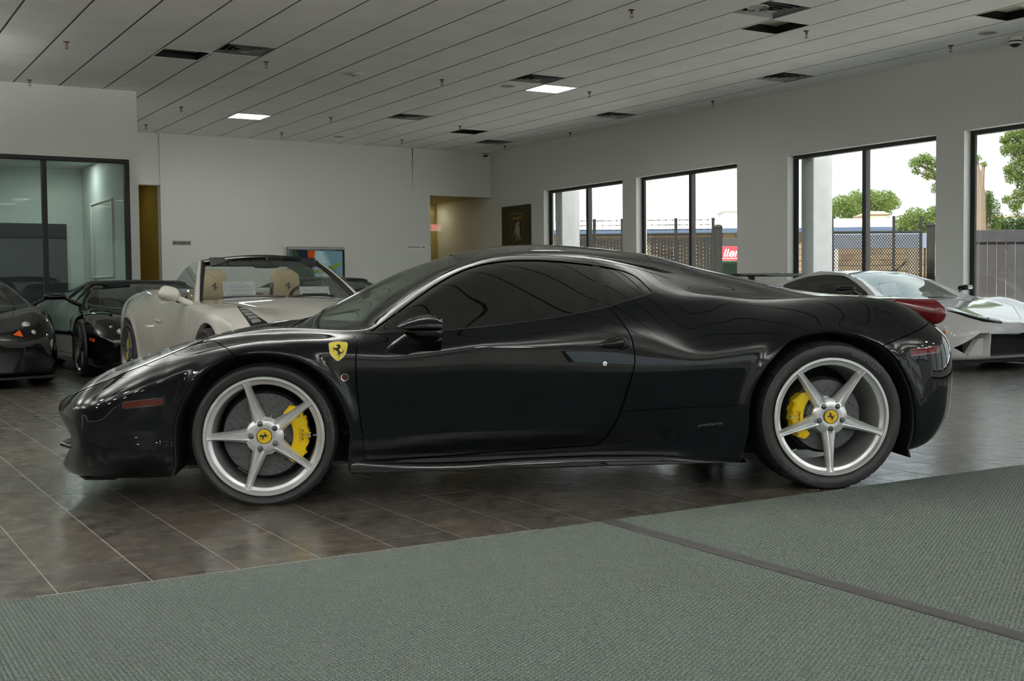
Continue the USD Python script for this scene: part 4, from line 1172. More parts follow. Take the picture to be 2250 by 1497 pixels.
def horse_poly(size):
    p = Polygon([((x - 540) / 360 * size, -(y - 515) / 360 * size) for x, y in HORSE])
    return p if p.is_valid else p.buffer(0)

def tyre_mesh(R, rim, half, zc, n=280):
    """half = half tread width; outer sidewall near y=-half"""
    q = R - rim
    prof = [(rim - .006, -half + .020), (rim + .004, -half + .004), (rim + q * .30, -half - .006), (rim + q * .55, -half - .008), (rim + q * .78, -half - .001), (R - .012, -half + .010), (R - .004, -half + .024),
            (R, -half + .05), (R + .001, -half * .4), (R - .006, -half * .38), (R - .006, -half * .30), (R + .001, -half * .28), (R + .001, half * .28), (R - .006, half * .30), (R - .006, half * .38), (R + .001, half * .4),
            (R, half - .05), (R - .006, half - .02), (rim + q * .6, half + .006), (rim + .004, half), (rim - .006, half - .02)]
    P = np.array(prof)
    k = len(P)
    a = np.arange(n) / n * 2 * math.pi
    rad = np.repeat(P[None, :, 0], n, 0)
    for j, dep in ((5, .0035), (6, .006), (7, .006)):       # slits of the tread shoulder
        rad[::7, j] -= dep
    V = np.stack([rad * np.cos(a)[:, None], np.broadcast_to(P[None, :, 1], (n, k)), rad * np.sin(a)[:, None]], -1)
    V[..., 2] = np.maximum(V[..., 2], -zc + .0008)          # flattened where it stands
    F = []
    for i in range(n):
        j = (i + 1) % n
        for c in range(k):
            d = (c + 1) % k
            F += [(i * k + c, j * k + d, j * k + c), (i * k + c, i * k + d, j * k + d)]
    t = trimesh.Trimesh(V.reshape(-1, 3), np.array(F), process=False)
    if t.volume < 0:
        t.invert()
    return t

def arc_text(s, height, r, mid, y, flip=False, depth=.0012, bold=True, squeeze=1.0):
    """raised lettering bent along a circle of the sidewall; mid = angle of its middle (deg, seen from -y, counter-clockwise)"""
    t = flat_text(s, height, depth, bold)
    t = t.subdivide_to_size(height * .35, max_iter=6) if False else t
    v = t.vertices.copy()
    wd = v[:, 0].max()
    x = (v[:, 0] - wd / 2) * squeeze
    h = v[:, 1] - height / 2
    if flip:
        ang = math.radians(mid) + x / r
        rr = r - h
    else:
        ang = math.radians(mid) - x / r
        rr = r + h
    t.vertices = np.c_[rr * np.cos(ang), y - v[:, 2], rr * np.sin(ang)]
    if t.volume < 0:
        t.invert()
    return t

def spoke_mesh(r1):
    k = r1 / .262
    st = [(.030, .040, .020, .3), (.055, .043, .016, .3), (.080, .0345, .013, .7), (.12, .0275, .010, 1), (.16, .0228, .007, 1), (.20, .0190, .004, 1), (.232, .0172, .002, .9), (.247, .0215, .001, .5), (.256, .030, .000, .2), (.263, .042, .001, .05)]
    cross = [(-1, .036), (-.95, .020), (-.82, .0125), (-.50, 0), (-.36, .0005), (-.13, .0135), (.13, .0135), (.36, .0005), (.50, 0), (.82, .0125), (.95, .020), (1, .036)]
    V, F = [], []
    n = len(cross)
    for (r, h, y, g) in st:
        for (u, d) in cross:
            dd = d * (g if abs(u) < .3 else 1)
            V.append((r * k, y + dd, u * h))
    for i in range(len(st) - 1):
        for j in range(n):
            q = (j + 1) % n
            a, b, c, d = i * n + j, i * n + q, (i + 1) * n + q, (i + 1) * n + j
            F += [(a, b, c), (a, c, d)]
    for base in (0, (len(st) - 1) * n):
        for j in range(1, n - 1):
            F.append((base, base + j, base + j + 1) if base else (base, base + j + 1, base + j))
    t = trimesh.Trimesh(np.array(V), np.array(F), process=False)
    trimesh.repair.fix_normals(t)
    if t.volume < 0:
        t.invert()
    return t

def spin(t, deg):
    """turn about y so that the +x direction points to angle deg seen from -y"""
    a = math.radians(deg)
    v = t.vertices
    t = t.copy()
    t.vertices = np.c_[v[:, 0] * math.cos(a) - v[:, 2] * math.sin(a), v[:, 1], v[:, 0] * math.sin(a) + v[:, 2] * math.cos(a)]
    return t

def sports_wheel(car, s, w, z, R, rim, half, angles, rear, far=False, letters=()):
    """all parts of one wheel of the coupe"""
    c = (s, w if far else -w, z)
    A = lambda t: at(t, c, far)
    o = dict(parent=car)
    ty = obj('tyre', A(moved(tyre_mesh(R, rim, half, z), (0, half, 0))), 'rubber', car, smooth=35)
    for (txt, h, r, mid, flip, sq) in letters:
        obj('sidewall_lettering', A(arc_text(txt, h, r, mid, -.0065, flip, squeeze=sq)), 'rubber_letter', ty, smooth=False)
    prof = [(rim, .006), (rim + .0005, -.003), (rim - .003, -.0065), (rim - .012, -.0065), (rim - .0155, -.003), (rim - .0185, .014), (rim - .022, .017), (rim - .033, .0185), (rim - .0365, .022), (rim - .0385, .036), (rim - .040, .060), (rim - .045, .12), (rim - .048, half * 2 - .02), (rim - .03, half * 2 - .005), (rim - .036, .12), (rim - .012, .03)]
    barrel = lathe(prof, 128)
    rm = obj('rim', A(barrel), 'rim_silver', car, smooth=40)
    hubp = [(0, .014), (.040, .014), (.048, .012), (.062, .013), (.078, .018), (.086, .026), (.086, .05), (0, .05)]
    obj('hub', A(lathe(hubp, 64, closed=False)), 'rim_silver', rm, smooth=40)
    for a in angles:
        obj('spoke', A(spin(spoke_mesh(rim - .008), a)), 'rim_silver', rm, smooth=28)
    cap = obj('center_cap', A(lathe([(0, .0085), (.030, .0085), (.0325, .0095), (.0325, .016), (0, .016)], 48, closed=False)), 'cap_yellow', car, smooth=30)
    obj('cap_ring', A(lathe([(.0322, .007), (.0345, .007), (.0345, .014), (.0322, .014)], 48)), 'ink', cap, smooth=30)
    obj('horse_emblem', A(spin(moved(prism(horse_poly(.040), 0, .0012), (0, .0072, 0)), 90 if not rear else 25)), 'ink', cap, smooth=False)
    for a in angles:
        b = cat(lathe([(0, .001), (.0065, .0015), (.0095, .004), (.0105, .010), (.0105, .02), (0, .02)], 20, closed=False), lathe([(.0105, .0095), (.0128, .0095), (.0128, .02), (.0105, .02)], 20))
        obj('wheel_bolt', A(spin(moved(b, (.0585, .002, 0)), a)), 'dark_chrome', car, smooth=30)
    # brake
    dr = .188 if not rear else .170
    dy = .075 if not rear else .085
    hat = .098 if not rear else .092
    ring = Point(0, 0).buffer(dr, 64).difference(Point(0, 0).buffer(hat - .005, 48))
    holes = []
    for k in range(36):
        for m_, rr in enumerate((.115, .131, .147, .163, .177)):
            if (k + m_) % (2 if not rear else 3) == 0 and rr < dr - .006:
                aa = (k + .35 * m_) / 36 * 2 * math.pi
                holes.append(Point(rr * math.cos(aa), rr * math.sin(aa)).buffer(.0023, 3))
    ring = ring.difference(unary_union(holes))
    dk = obj('brake_disc', A(moved(prism(ring, 0, .03), (0, dy, 0))), 'disc_grey', car, smooth=20)
    obj('disc_hat', A(lathe([(0, dy - .025), (hat - .02, dy - .025), (hat - .016, dy - .006), (hat, dy - .004), (hat, dy + .02), (0, dy + .02)], 48, closed=False)), 'hub_grey' if not rear else 'steel', dk, smooth=30)
    bolts = [at(lathe([(0, -.008), (.0045, -.008), (.006, -.005), (.006, .004), (0, .004)], 10, closed=False), ((hat - .009) * math.cos(q), dy - .004, (hat - .009) * math.sin(q))) for q in np.arange(10) / 10 * 2 * math.pi]
    obj('disc_bolts', A(cat(bolts)), 'steel', dk, smooth=30)
    obj('disc_back', A(lathe([(0, dy + .035), (.20 if not rear else .185, dy + .035), (.20 if not rear else .185, dy + .05), (0, dy + .05)], 40, closed=False)), 'cavity', dk, smooth=30)
    # caliper: rounded arc block, fins at its outer rim
    m_ = 0 if not rear else 180
    a0, a1 = (-46, 50) if not rear else (-47, 44)
    ri, ro = (.128, .196) if not rear else (.122, .178)
    aa = np.radians(np.linspace(a0, a1, 25))
    inner = [(ri * math.cos(q), ri * math.sin(q)) for q in aa]
    outer = []
    for q, dgr in zip(aa, np.degrees(aa)):
        e = min(dgr - a0, a1 - dgr)
        rr = ro - .022 * max(0, 1 - e / 14) ** 1.5 + (.004 * math.sin(dgr * .42) if e > 8 else 0)
        outer.append((rr * math.cos(q), rr * math.sin(q)))
    ol = Polygon(inner + outer[::-1]).buffer(.004).buffer(-.004)
    body = cat(prism(ol.buffer(-.008), dy - .045, dy - .04), prism(ol.buffer(-.004), dy - .041, dy - .034), prism(ol, dy - .036, dy + .04))
    cal = obj('brake_caliper', A(spin(body, m_)), 'caliper_yellow', car, smooth=30)
    ears = [at(lathe([(.0022, -.004), (.007, -.004), (.007, .004), (.0022, .004)], 14), ((ro + .002) * math.cos(q), dy - .025, (ro + .002) * math.sin(q))) for q in np.radians([-24, 24])]
    for e_ in ears + [rbox(ri + .035, ro + .012, dy - .052, dy - .038, -.012, -.006, .002), rbox(ri + .035, ro + .012, dy - .052, dy - .038, .006, .012, .002)]:
        obj('caliper_lug', A(spin(e_, m_)), 'caliper_yellow', cal, smooth=30)
    obj('caliper_bolt', A(spin(rbox(ro - .004, ro + .010, dy - .058, dy - .046, -.0065, .0065, .002), m_)), 'steel', cal)
    nip = cat(moved(lathe([(0, -.012), (.003, -.012), (.0045, -.006), (.0045, .002), (0, .002)], 12, closed=False), (.155, dy - .044, .085)))
    obj('bleed_nipple', A(spin(nip, m_)), 'steel', cal)
    tx = flat_text('Ferrari', .0115, .0012, True)
    tx.apply_translation((-tx.bounds[1][0] / 2, 0, 0))
    v = tx.vertices.copy()
    xx = .163 if not rear else -.150
    tx.vertices = np.c_[xx + v[:, 1], dy - .0458 - v[:, 2] * .6, -v[:, 0]]
    if tx.volume < 0: tx.invert()
    obj('caliper_lettering', A(tx), 'ink', cal, smooth=False)
    line = box(xx - .0075, xx - .0055, dy - .0464, dy - .0455, -.032, .032)
    obj('caliper_line', A(line), 'red_ink', cal, smooth=False)
    va = 0 if not rear else 221
    valve = tube([(rim - .036, .030, 0), (rim - .046, .012, 0), (rim - .052, .002, 0)], [.0042, .0038, .0030], 10)
    obj('valve_stem', A(spin(valve, va)), 'steel', rm)
# ------------------------------------------------------------------ the black coupe: panels and details
COUPE_ROT = math.degrees(math.atan2(-.4199, .9076))
COUPE_LOC = (1.7495 + .945 * .4199, 5.0941 + .945 * .9076, 0.0)
ARCH_F = [(-.392, -.05), (-.392, .197), (-.396, .295), (-.391, .362), (-.379, .413), (-.351, .489), (-.309, .562), (-.268, .606), (-.194, .655), (-.112, .684), (-.022, .692), (.06, .688), (.125, .676), (.212, .638), (.304, .561), (.353, .475), (.386, .386), (.399, .315), (.392, .229), (.387, .15), (.387, -.05)]
ARCH_R = [(2.245, -.05), (2.245, .30), (2.247, .411), (2.262, .480), (2.313, .576), (2.39, .669), (2.465, .723), (2.562, .750), (2.658, .755), (2.755, .738), (2.835, .712), (2.905, .676), (2.98, .604), (3.039, .49), (3.064, .394), (3.070, .301), (3.059, .225), (3.045, .173), (3.03, -.05)]
DLO = [(.477, .774), (.49, .785), (.614, .871), (.706, .937), (.801, 1.000), (.896, 1.050), (.991, 1.083), (1.088, 1.101), (1.184, 1.108), (1.33, 1.106), (1.474, 1.093), (1.61, 1.074), (1.695, 1.055), (1.757, 1.028), (1.797, .984), (1.822, .946), (1.80, .936), (1.683, .904), (1.556, .872), (1.342, .833), (1.066, .80), (.797, .778), (.61, .774)]
DOOR_F = [(.478, .772), (.452, .748), (.432, .722), (.4225, .679), (.4205, .59), (.431, .445), (.444, .322), (.459, .190)]
DOOR_B = [(.459, .190), (.762, .198), (1.058, .212), (1.40, .227), (1.501, .233), (1.557, .255), (1.613, .336), (1.645, .41), (1.67, .493), (1.70, .603), (1.703, .66), (1.691, .733), (1.663, .788), (1.595, .880)]

def side(poly, far=False, a=.50, b=1.3):
    return mani(prism(poly, a, b) if far else prism(poly, -b, -a))

def build_coupe():
    car = thing('sports_coupe', 'glossy black coupe with silver five-spoke wheels and yellow brake calipers, in front', 'car', COUPE_LOC, COUPE_ROT)
    skin_t = grid_mesh(coupe_grid())
    sk = Skin(skin_t)
    B = mani(skin_t)
    off = {}
    def O(d):
        if d not in off:
            off[d] = sk.offset(d)
        return off[d]
    dlo = Polygon(smooth_poly(DLO, 5))
    dlo = dlo.buffer(0)
    archf, archr = Polygon(smooth_poly(ARCH_F, 4)).buffer(0), Polygon(smooth_poly(ARCH_R, 4)).buffer(0)
    # hollow cabin, wheel openings
    cabin = O(.03) ^ mani(box(.30, 1.98, -.86, .86, .30, 1.3))
    body = B - cabin
    for p in (archf, archr):
        body = body - side(p, False, .57) - side(p, True, .57)
    wells = {}
    # windows
    def wplan(poly):
        return mani(prism(poly, .55, 1.4, 'z'))
    ww = np.linspace(-.70, .70, 29)
    base = [(.06 + .325 * (q / .70) ** 2, q) for q in ww]
    edge = [(.49, .684), (.575, .655), (.703, .612), (.836, .57), (.905, .548), (.930, .52)]
    top = [(.930, .52), (.914, .30), (.906, 0), (.914, -.30), (.930, -.52)]
    ws = Polygon(base + edge + top[1:-1] + [(a, -b) for a, b in edge[::-1]])
    rg = Polygon([(1.885, -.47), (1.87, 0), (1.885, .47), (2.25, .445), (2.55, .42), (2.72, .40), (2.74, 0), (2.72, -.40), (2.55, -.42), (2.25, -.445)])
    hole_w, hole_r = wplan(ws.buffer(-.012)), wplan(rg.buffer(-.012))
    dl = mani(prism(dlo, -1.3, 1.3))
    body = body - (dl - mani(box(-2, 5, -.45, .45, 0, 2))) - (hole_w ^ mani(box(-.2, 1.2, -1, 1, .70, 1.4)))
    glass = lambda a, b: O(a) - O(b)
    g1 = glass(.004, .009)
    seat = O(0.0035)
    # rebate for the glass edges
    body = body - ((B - seat) ^ wplan(ws)) - ((B - seat) ^ wplan(rg))
    parts = []
    obj('windshield', sk.dress(g1 ^ wplan(ws.buffer(-.003)) ^ mani(box(-.2, 1.2, -1, 1, .70, 1.4))), 'wind_glass', car)
    obj('rear_window', sk.dress((O(-.001) - O(.003)) ^ wplan(rg.buffer(-.003)) ^ mani(box(1.7, 3, -1, 1, .7, 1.4))), 'tint_glass', car)
    frit = wplan(rg.buffer(-.003).difference(rg.buffer(-.045)))
    for far in (False, True):
        half = mani(box(-1, 4, .45, 1.3, 0, 2)) if far else mani(box(-1, 4, -1.3, -.45, 0, 2))
        f1 = dlo.intersection(sbox(.3, 0, .606, 2))
        f2 = dlo.intersection(sbox(.614, 0, 1.556, 2))
        f3 = dlo.intersection(sbox(1.588, 0, 1.795, 2)).difference(Polygon(smooth_poly([(1.66, 1.075), (1.715, 1.020), (1.765, .962), (1.80, .915), (1.95, .95), (1.85, 1.1)], 5)))
        for nm, poly in (('vent_window', f1), ('side_window', f2), ('quarter_window', f3)):
            obj(nm, sk.dress(g1 ^ half ^ mani(prism(poly.buffer(-.001), -1.3, 1.3))), 'tint_glass', car)
        pil = dlo.intersection(sbox(1.556, 0, 1.588, 2)).union(dlo.intersection(sbox(.606, 0, .614, 2))).union(dlo.intersection(sbox(1.588, 0, 2, 2)).difference(f3))
        obj('window_pillar', sk.dress((O(.002) - O(.012)) ^ half ^ mani(prism(pil, -1.3, 1.3))), 'black_trim', car)
        # bright seals round the side glass and the gutter above it
        ring = dlo.buffer(.0035).difference(dlo.buffer(-.003))
        obj('window_seal', sk.dress((O(-.0015) - O(.008)) ^ half ^ mani(prism(ring, -1.3, 1.3))), 'seal', car)
        gut = LineString(smooth_poly([(.50, .818), (.614, .899), (.706, .964), (.801, 1.024), (.896, 1.073), (.991, 1.106), (1.088, 1.124), (1.184, 1.131), (1.33, 1.128), (1.474, 1.116), (1.61, 1.099), (1.75, 1.071), (1.95, 1.010)], 5, closed=False)).buffer(.0016)
        obj('roof_gutter', sk.dress((O(-.0012) - O(.006)) ^ half ^ mani(prism(gut, -1.3, 1.3))), 'seal', car)
    # head lamps: lens over a pale grey recess
    HB = [(-.915, .490), (-.811, .536), (-.714, .570), (-.618, .611), (-.527, .645), (-.419, .690), (-.29, .742)]
    lampside = Polygon(HB + [(-.29, .95), (-.93, .95)])
    for far in (False, True):
        sg = 1 if far else -1
        plan = Polygon([(-.93, sg * .43), (-.80, sg * .50), (-.6, sg * .60), (-.44, sg * .655), (-.285, sg * .70), (-.285, sg * .95), (-.93, sg * .95)])
        region = mani(prism(lampside, -1.2, 1.2)) ^ mani(prism(plan, .3, 1.0, 'z'))
        rec = (B - O(.028)) ^ region
        body = body - rec
        obj('headlamp_lens', sk.dress((O(-.0015) - O(.0015)) ^ region), 'lens_clear', car)
        h = obj('headlamp_housing', sk.dress((O(.022) - O(.030)) ^ region, cosmin=.5, tol=.08), 'lamp_grey', car)
        tr = LineString(HB).buffer(.0030)
        obj('headlamp_trim', sk.dress((O(-.002) - O(.004)) ^ mani(prism(tr, -1.2, 1.2)) ^ (mani(box(-1, 0, .3, 1.2, .3, 1)) if far else mani(box(-1, 0, -1.2, -.3, .3, 1))), cosmin=.4), 'chrome', h)
        # stepped light units along the lamp
        for q in range(7):
            t = q / 6
            s_, w_ = -.735 + .40 * t, .575 + .105 * t
            j = sk.tree.query([s_, sg * w_, .6 + .14 * t])[1]
            z_ = np.median(sk.t.vertices[sk.tree.query([s_, sg * w_, sk.t.vertices[j][2]], k=3)[1]][:, 2])
            u_ = moved(cat(rbox(-.020, .006, -.026, .026, -.010, .008, .003), moved(lathe([(0, -.012), (.009, -.012), (.011, -.008), (.011, .004), (0, .004)], 16, axis='x', closed=False), (.016, 0, .0)), rbox(.006, .028, -.026, .026, -.012, -.004, .003)), (s_, sg * w_, z_ - .010), ry=-.40)
            obj('light_unit', u_, 'dark_chrome' if q % 2 else 'chrome', h)
        obj('projector_lamp', moved(lathe([(0, -.025), (.015, -.022), (.022, -.010), (.024, .01), (0, .01)], 24, axis='x', closed=False), (-.82, sg * .575, .505)), 'dark_chrome', h)
    # panel gaps and panels
    gap = .0027
    door = Polygon(DOOR_F + DOOR_B[1:] + [(1.556, .872), (1.342, .833), (1.066, .80), (.797, .778), (.61, .774)]).buffer(0)
    dline = LineString(smooth_poly(DOOR_F, 6, False).tolist() + smooth_poly(DOOR_B, 6, False)[1:].tolist())
    bump_line = LineString([(2.86, .660), (2.905, .681), (3.24, .792), (3.30, .80), (3.7, .80)])
    rear_b = Polygon([(2.86, .660), (2.905, .681), (3.24, .792), (3.30, .80), (3.7, .80), (3.7, -.1), (2.70, -.1), (2.70, .4)])
    fr_line = LineString([(-.29, .742), (-.215, .738), (-.15, .712), (-.10, .672)])
    front_b = Polygon([(-.29, .742), (-.215, .738), (-.15, .712), (-.10, .60), (-.05, .3), (-.05, -.1), (-1.3, -.1), (-1.3, .43), (-.97, .465)] + HB)
    low_line = LineString([(1.63, .392), (1.95, .403), (2.26, .412)])
    cuts = dline.buffer(gap).union(fr_line.buffer(gap * .6)).union(low_line.buffer(gap * .5))
    body = body - side(cuts, False, .80) - side(cuts, True, .80)
    body = body - mani(prism(bump_line.buffer(gap * .8), -1.2, 1.2))
    grille = mani(box(-1.2, -.80, -.66, .66, .185, .315))
    body = body - grille
    doorm = door.difference(dline.buffer(gap * .5))
    shellcut = O(.05)
    for far in (False, True):
        d = (body - shellcut) ^ side(doorm, far, .5)
        obj('door', sk.dress(d), 'black_paint', car)
    body = body - (side(doorm, False, .5) - shellcut) - (side(doorm, True, .5) - shellcut)
    rb = mani(prism(rear_b, -1.2, 1.2))
    obj('rear_bumper', sk.dress(body ^ rb), 'black_paint', car)
    body = body - rb
    fb = mani(prism(front_b, -1.2, 1.2))
    obj('front_bumper', sk.dress(body ^ fb), 'black_paint', car)
    body = body - fb
    hood = Polygon([(-.98, -.10), (-.98, .10), (-.86, .36), (-.6, .52), (-.3, .62), (0, .655), (.20, .64), (.30, .58)] + [(a - .03, q) for a, q in base[::-1] if abs(q) < .56] + [(.30, -.58), (.20, -.64), (0, -.655), (-.3, -.62), (-.6, -.52), (-.86, -.36)])
    hl = mani(prism(hood.buffer(0), .40, 1.0, 'z'))
    obj('hood', sk.dress(body ^ hl), 'black_paint', car)
    body = body - mani(prism(hood.buffer(.003), .40, 1.0, 'z'))
    obj('body_shell', sk.dress(body), 'black_paint', car)
    obj('front_grille', box(-.80, -.78, -.66, .66, .185, .315), 'black_matte', car)
    # wheel wells
    for poly in (archf, archr):
        shell = poly.difference(poly.buffer(-.010)).intersection(sbox(-2, .14, 5, 2))
        for far in (False, True):
            m_ = cat(prism(shell, .58, .925) if far else prism(shell, -.925, -.58), prism(poly.intersection(sbox(-2, .14, 5, 2)), .571, .58) if far else prism(poly.intersection(sbox(-2, .14, 5, 2)), -.58, -.571))
            obj('wheel_well', m_, 'black_matte', car)
    # sill blades
    ss = np.linspace(.390, 2.236, 60)
    lo = interp([(.387, .132), (1.0, .135), (2.247, .138)], ss)
    hi = interp([(.387, .191), (.873, .170), (1.2, .180), (1.5, .184), (1.82, .180), (2.06, .160), (2.247, .146)], ss)
    bw = interp([(.387, .938), (1.2, .925), (1.9, .936), (2.246, .945)], ss)
    for far in (False, True):
        sg = 1 if far else -1
        V, F = [], []
        for s_, a, b, w_ in zip(ss, lo, hi, bw):
            h = b - a
            V += [(s_, sg * .84, a), (s_, sg * (w_ - .004), a), (s_, sg * (w_ + .004), a + .004), (s_, sg * (w_ + .003), a + h * .45), (s_, sg * (w_ - .004), b - .004), (s_, sg * (w_ - .010), b), (s_, sg * .84, b + .01)]
        for i in range(len(ss) - 1):
            for j in range(7):
                q = (j + 1) % 7
                F += [(i * 7 + j, i * 7 + q, i * 7 + 7 + q), (i * 7 + j, i * 7 + 7 + q, i * 7 + 7 + j)]
        for b_ in (0, (len(ss) - 1) * 7):
            for j in range(1, 6):
                F.append((b_, b_ + j, b_ + j + 1))
        t = trimesh.Trimesh(np.array(V), np.array(F), process=False)
        trimesh.repair.fix_normals(t)
        if t.volume < 0: t.invert()
        obj('side_sill', t, 'black_paint', car, smooth=30)
    # conforming details: lamps, shield, badge, lock
    def decal(name, poly, mat, parent=car, a=-.003, b=.004, far=False, label=None):
        x0, z0, x1, z1 = poly.bounds
        bx = mani(box(x0 - .02, x1 + .02, .6 if far else -1.2, 1.2 if far else -.6, z0 - .02, z1 + .02))
        return obj(name, sk.dress((O(a) ^ bx) - O(b) ^ side(poly, far, .6)), mat, parent, label=label)
    rr = lambda x0, z0, x1, z1, r, sl=0: affinity.skew(sbox(x0 + r, z0 + r, x1 - r, z1 - r).buffer(r, 6), 0, sl)
    def marker(name, pts, mat):
        p = Polygon(pts).buffer(-.008).buffer(.008, 6)
        for far in (False, True):
            decal('marker_bezel', p.buffer(.003), 'dark_chrome', far=far, a=-.0015)
            decal(name, p, mat, far=far, a=-.0045)
    marker('front_marker_lamp', [(-.613, .478), (-.434, .495), (-.434, .468), (-.613, .451)], 'amber_lens')
    marker('rear_marker_lamp', [(3.043, .657), (3.213, .672), (3.214, .645), (3.043, .630)], 'red_lens')
    sh = lambda k: Polygon([(.342 + (x - 540) / 1497 * 120 * k / 484, .694 - (y - 520) / 1497 * 120 * k / 484) for x, y in smooth_poly([(300, 310), (420, 285), (540, 268), (660, 285), (782, 310), (785, 420), (760, 540), (700, 650), (620, 730), (535, 785), (450, 730), (375, 650), (320, 540), (300, 420)], 3)])
    for far in (False, True):
        e = decal('shield_emblem', sh(1.0).buffer(.0018), 'chrome', far=far, a=-.0025)
        decal('shield_field', sh(1.0), 'emblem_yellow', e, far=far, a=-.0035)
        hp = affinity.translate(horse_poly(360 / 1497 * 120 / 484), .342, .694)
        if far:
            hp = affinity.scale(hp, -1, 1, origin=(.342, .694))
        decal('horse_emblem', hp, 'ink', e, far=far, a=-.0045)
        decal('shield_band', Polygon([(.284, .744), (.342, .7545), (.400, .744), (.400, .7395), (.342, .7500), (.284, .7395)]).intersection(sh(1.0)), 'red_ink', e, far=far, a=-.0040)
        for ch, xx in (('S', .3225), ('F', .3445)):
            lt = flat_text(ch, .0105, .0012)
            v = lt.vertices.copy()
            lt.vertices = np.c_[xx + v[:, 0] - .001, v[:, 2] * 0, .6475 + v[:, 1]]
            d_, j_ = sk.tree.query(np.c_[lt.vertices[:, 0], np.full(len(v), -.955), lt.vertices[:, 2]])
            yy = sk.t.vertices[j_][:, 1].mean()
            lt.vertices[:, 1] = yy - .0045 - v[:, 2]
            if far:
                continue
            if lt.volume < 0: lt.invert()
            obj('shield_letter', lt, 'ink', e, smooth=False)
        decal('repeater_ring', Point(.371, .5755).buffer(.0175, 16).difference(Point(.371, .5755).buffer(.0142, 16)), 'chrome', far=far, a=-.004)
        decal('repeater_lamp', Point(.371, .5755).buffer(.0142, 16), 'amber_lens', far=far, a=-.0055)
        lk = decal('door_lock', Point(1.562, .617).buffer(.0100, 14), 'chrome', far=far, a=-.005)
        decal('lock_core', Point(1.562, .617).buffer(.0050, 12), 'steel', lk, far=far, a=-.0065)
        # handle: a teardrop lever with a rounded boss behind it
        sg = 1 if far else -1
        yb = sk.t.vertices[sk.tree.query([1.62, -.94, .71])[1]][1] * -sg
        lev = ballhull([(1.543, sg * (abs(yb) + .000), .703, .011), (1.556, sg * (abs(yb) + .005), .7035, .0145), (1.59, sg * (abs(yb) + .006), .707, .021), (1.628, sg * (abs(yb) + .006), .7135, .0285)], 3)
        boss = ballhull([(1.640, sg * abs(yb), .725, .020), (1.652, sg * abs(yb), .727, .018), (1.664, sg * abs(yb), .700, .015), (1.640, sg * abs(yb), .694, .018)], 3)
        hd = obj('door_handle', lev, 'black_gloss', car, smooth=50)
        obj('handle_boss', boss, 'black_gloss', hd, smooth=50)
        # mirror: housing with a flat rear face, lower bowl and a leaning arm
        prof = [(.606, .004, .806), (.628, .024, .818), (.662, .038, .834), (.705, .050, .850), (.748, .056, .857), (.778, .052, .852), (.796, .042, .840)]
        shells = []
        for s_, r_, z_ in prof:
            shells += [(s_, sg * (1.015 - .045), z_ - r_ * .9, r_ * .75), (s_, sg * (1.015 + .055), z_ - r_ * .95, r_ * .70), (s_, sg * 1.015, z_ - r_ * .55, r_ * .55)]
        top_ = ballhull(shells, 3)
        mh = obj('mirror_housing', tri(mani(top_) ^ mani(box(.4, .806, -2, 2, .796, 1))), 'black_paint', car, smooth=40)
        low_ = ballhull([(.640, sg * .985, .786, .014), (.672, sg * 1.00, .776, .024), (.72, sg * 1.01, .768, .034), (.775, sg * 1.02, .770, .038), (.79, sg * 1.068, .776, .028), (.785, sg * .967, .772, .030), (.70, sg * 1.05, .780, .022), (.80, sg * 1.02, .775, .034)], 3)
        obj('mirror_bowl', tri(mani(low_) ^ mani(box(.4, .807, -2, 2, .5, .7945))), 'black_gloss', mh, smooth=40)
        obj('mirror_glass', rbox(.800, .8065, sg * 1.015 - .05, sg * 1.015 + .05, .765, .835, .002), 'chrome', mh)
        arm = ballhull([(.675, sg * .985, .765, .022), (.60, sg * .945, .715, .022), (.565, sg * .925, .690, .016), (.640, sg * .93, .668, .012), (.72, sg * .98, .752, .018)])
        obj('mirror_arm', arm, 'black_gloss', mh, smooth=50)
        # tail lamp
        tl = ballhull([(3.312, sg * .585, .828, .066), (3.335, sg * .585, .822, .056), (3.24, sg * .585, .840, .056), (3.12, sg * .60, .878, .020), (3.18, sg * .56, .862, .03)], 3)
        obj('tail_lamp', tl, 'red_lens', car, smooth=50)
        # little wing in the front air intake
        obj('intake_winglet', ballhull([(-.955, sg * .62, .262, .012), (-.97, sg * .40, .250, .014), (-.90, sg * .66, .250, .010), (-.90, sg * .40, .240, .010)]), 'black_gloss', car, smooth=50)
        # roof-edge air slot behind the quarter glass
    # script badge low on the flank
    bt = flat_text('pininfarina', .0115, .0012)
    v = bt.vertices.copy()
    v[:, 0] = v[:, 0] / v[:, 0].max() * .118 + v[:, 1] * .35
    q = np.c_[2.002 + v[:, 0], np.full(len(v), -.94), .3135 + v[:, 1] + v[:, 0] * .075]
    yy = sk.t.vertices[sk.tree.query(q)[1]][:, 1]
    bt.vertices = np.c_[q[:, 0], yy.mean() - .0022 - v[:, 2], q[:, 2]]
    if bt.volume < 0: bt.invert()
    obj('script_badge', bt, 'chrome', car, smooth=False)
    # splitter under the nose
    sp = [(-.985 + .17 * (abs(q) / .78) ** 2.4, q) for q in np.linspace(-.78, .78, 31)]
    obj('front_splitter', prism(Polygon(sp + [(-.68, .79), (-.68, -.79)]), .112, .121, 'z'), 'black_matte', car)
    # wipers and cowl
    for y0, y1 in ((-.12, .42), (-.50, .05)):
        p = [(.06 + .325 * (abs(q) / .7) ** 2 - .01 + .06 * k, q, 0) for k, q in enumerate(np.linspace(y0, y1, 5))]
        pts = []
        for (a, b, _) in p:
            j = sk.tree.query([a, b, .80])[1]
            pts.append((a, b, sk.t.vertices[j][2] + .012))
        obj('wiper', tube(pts, .007, 6), 'black_trim', car)
    # roof aerial fin
    obj('roof_aerial', ballhull([(1.60, .25, 1.170, .012), (1.70, .25, 1.180, .018), (1.76, .25, 1.168, .018)]), 'black_gloss', car, smooth=50)
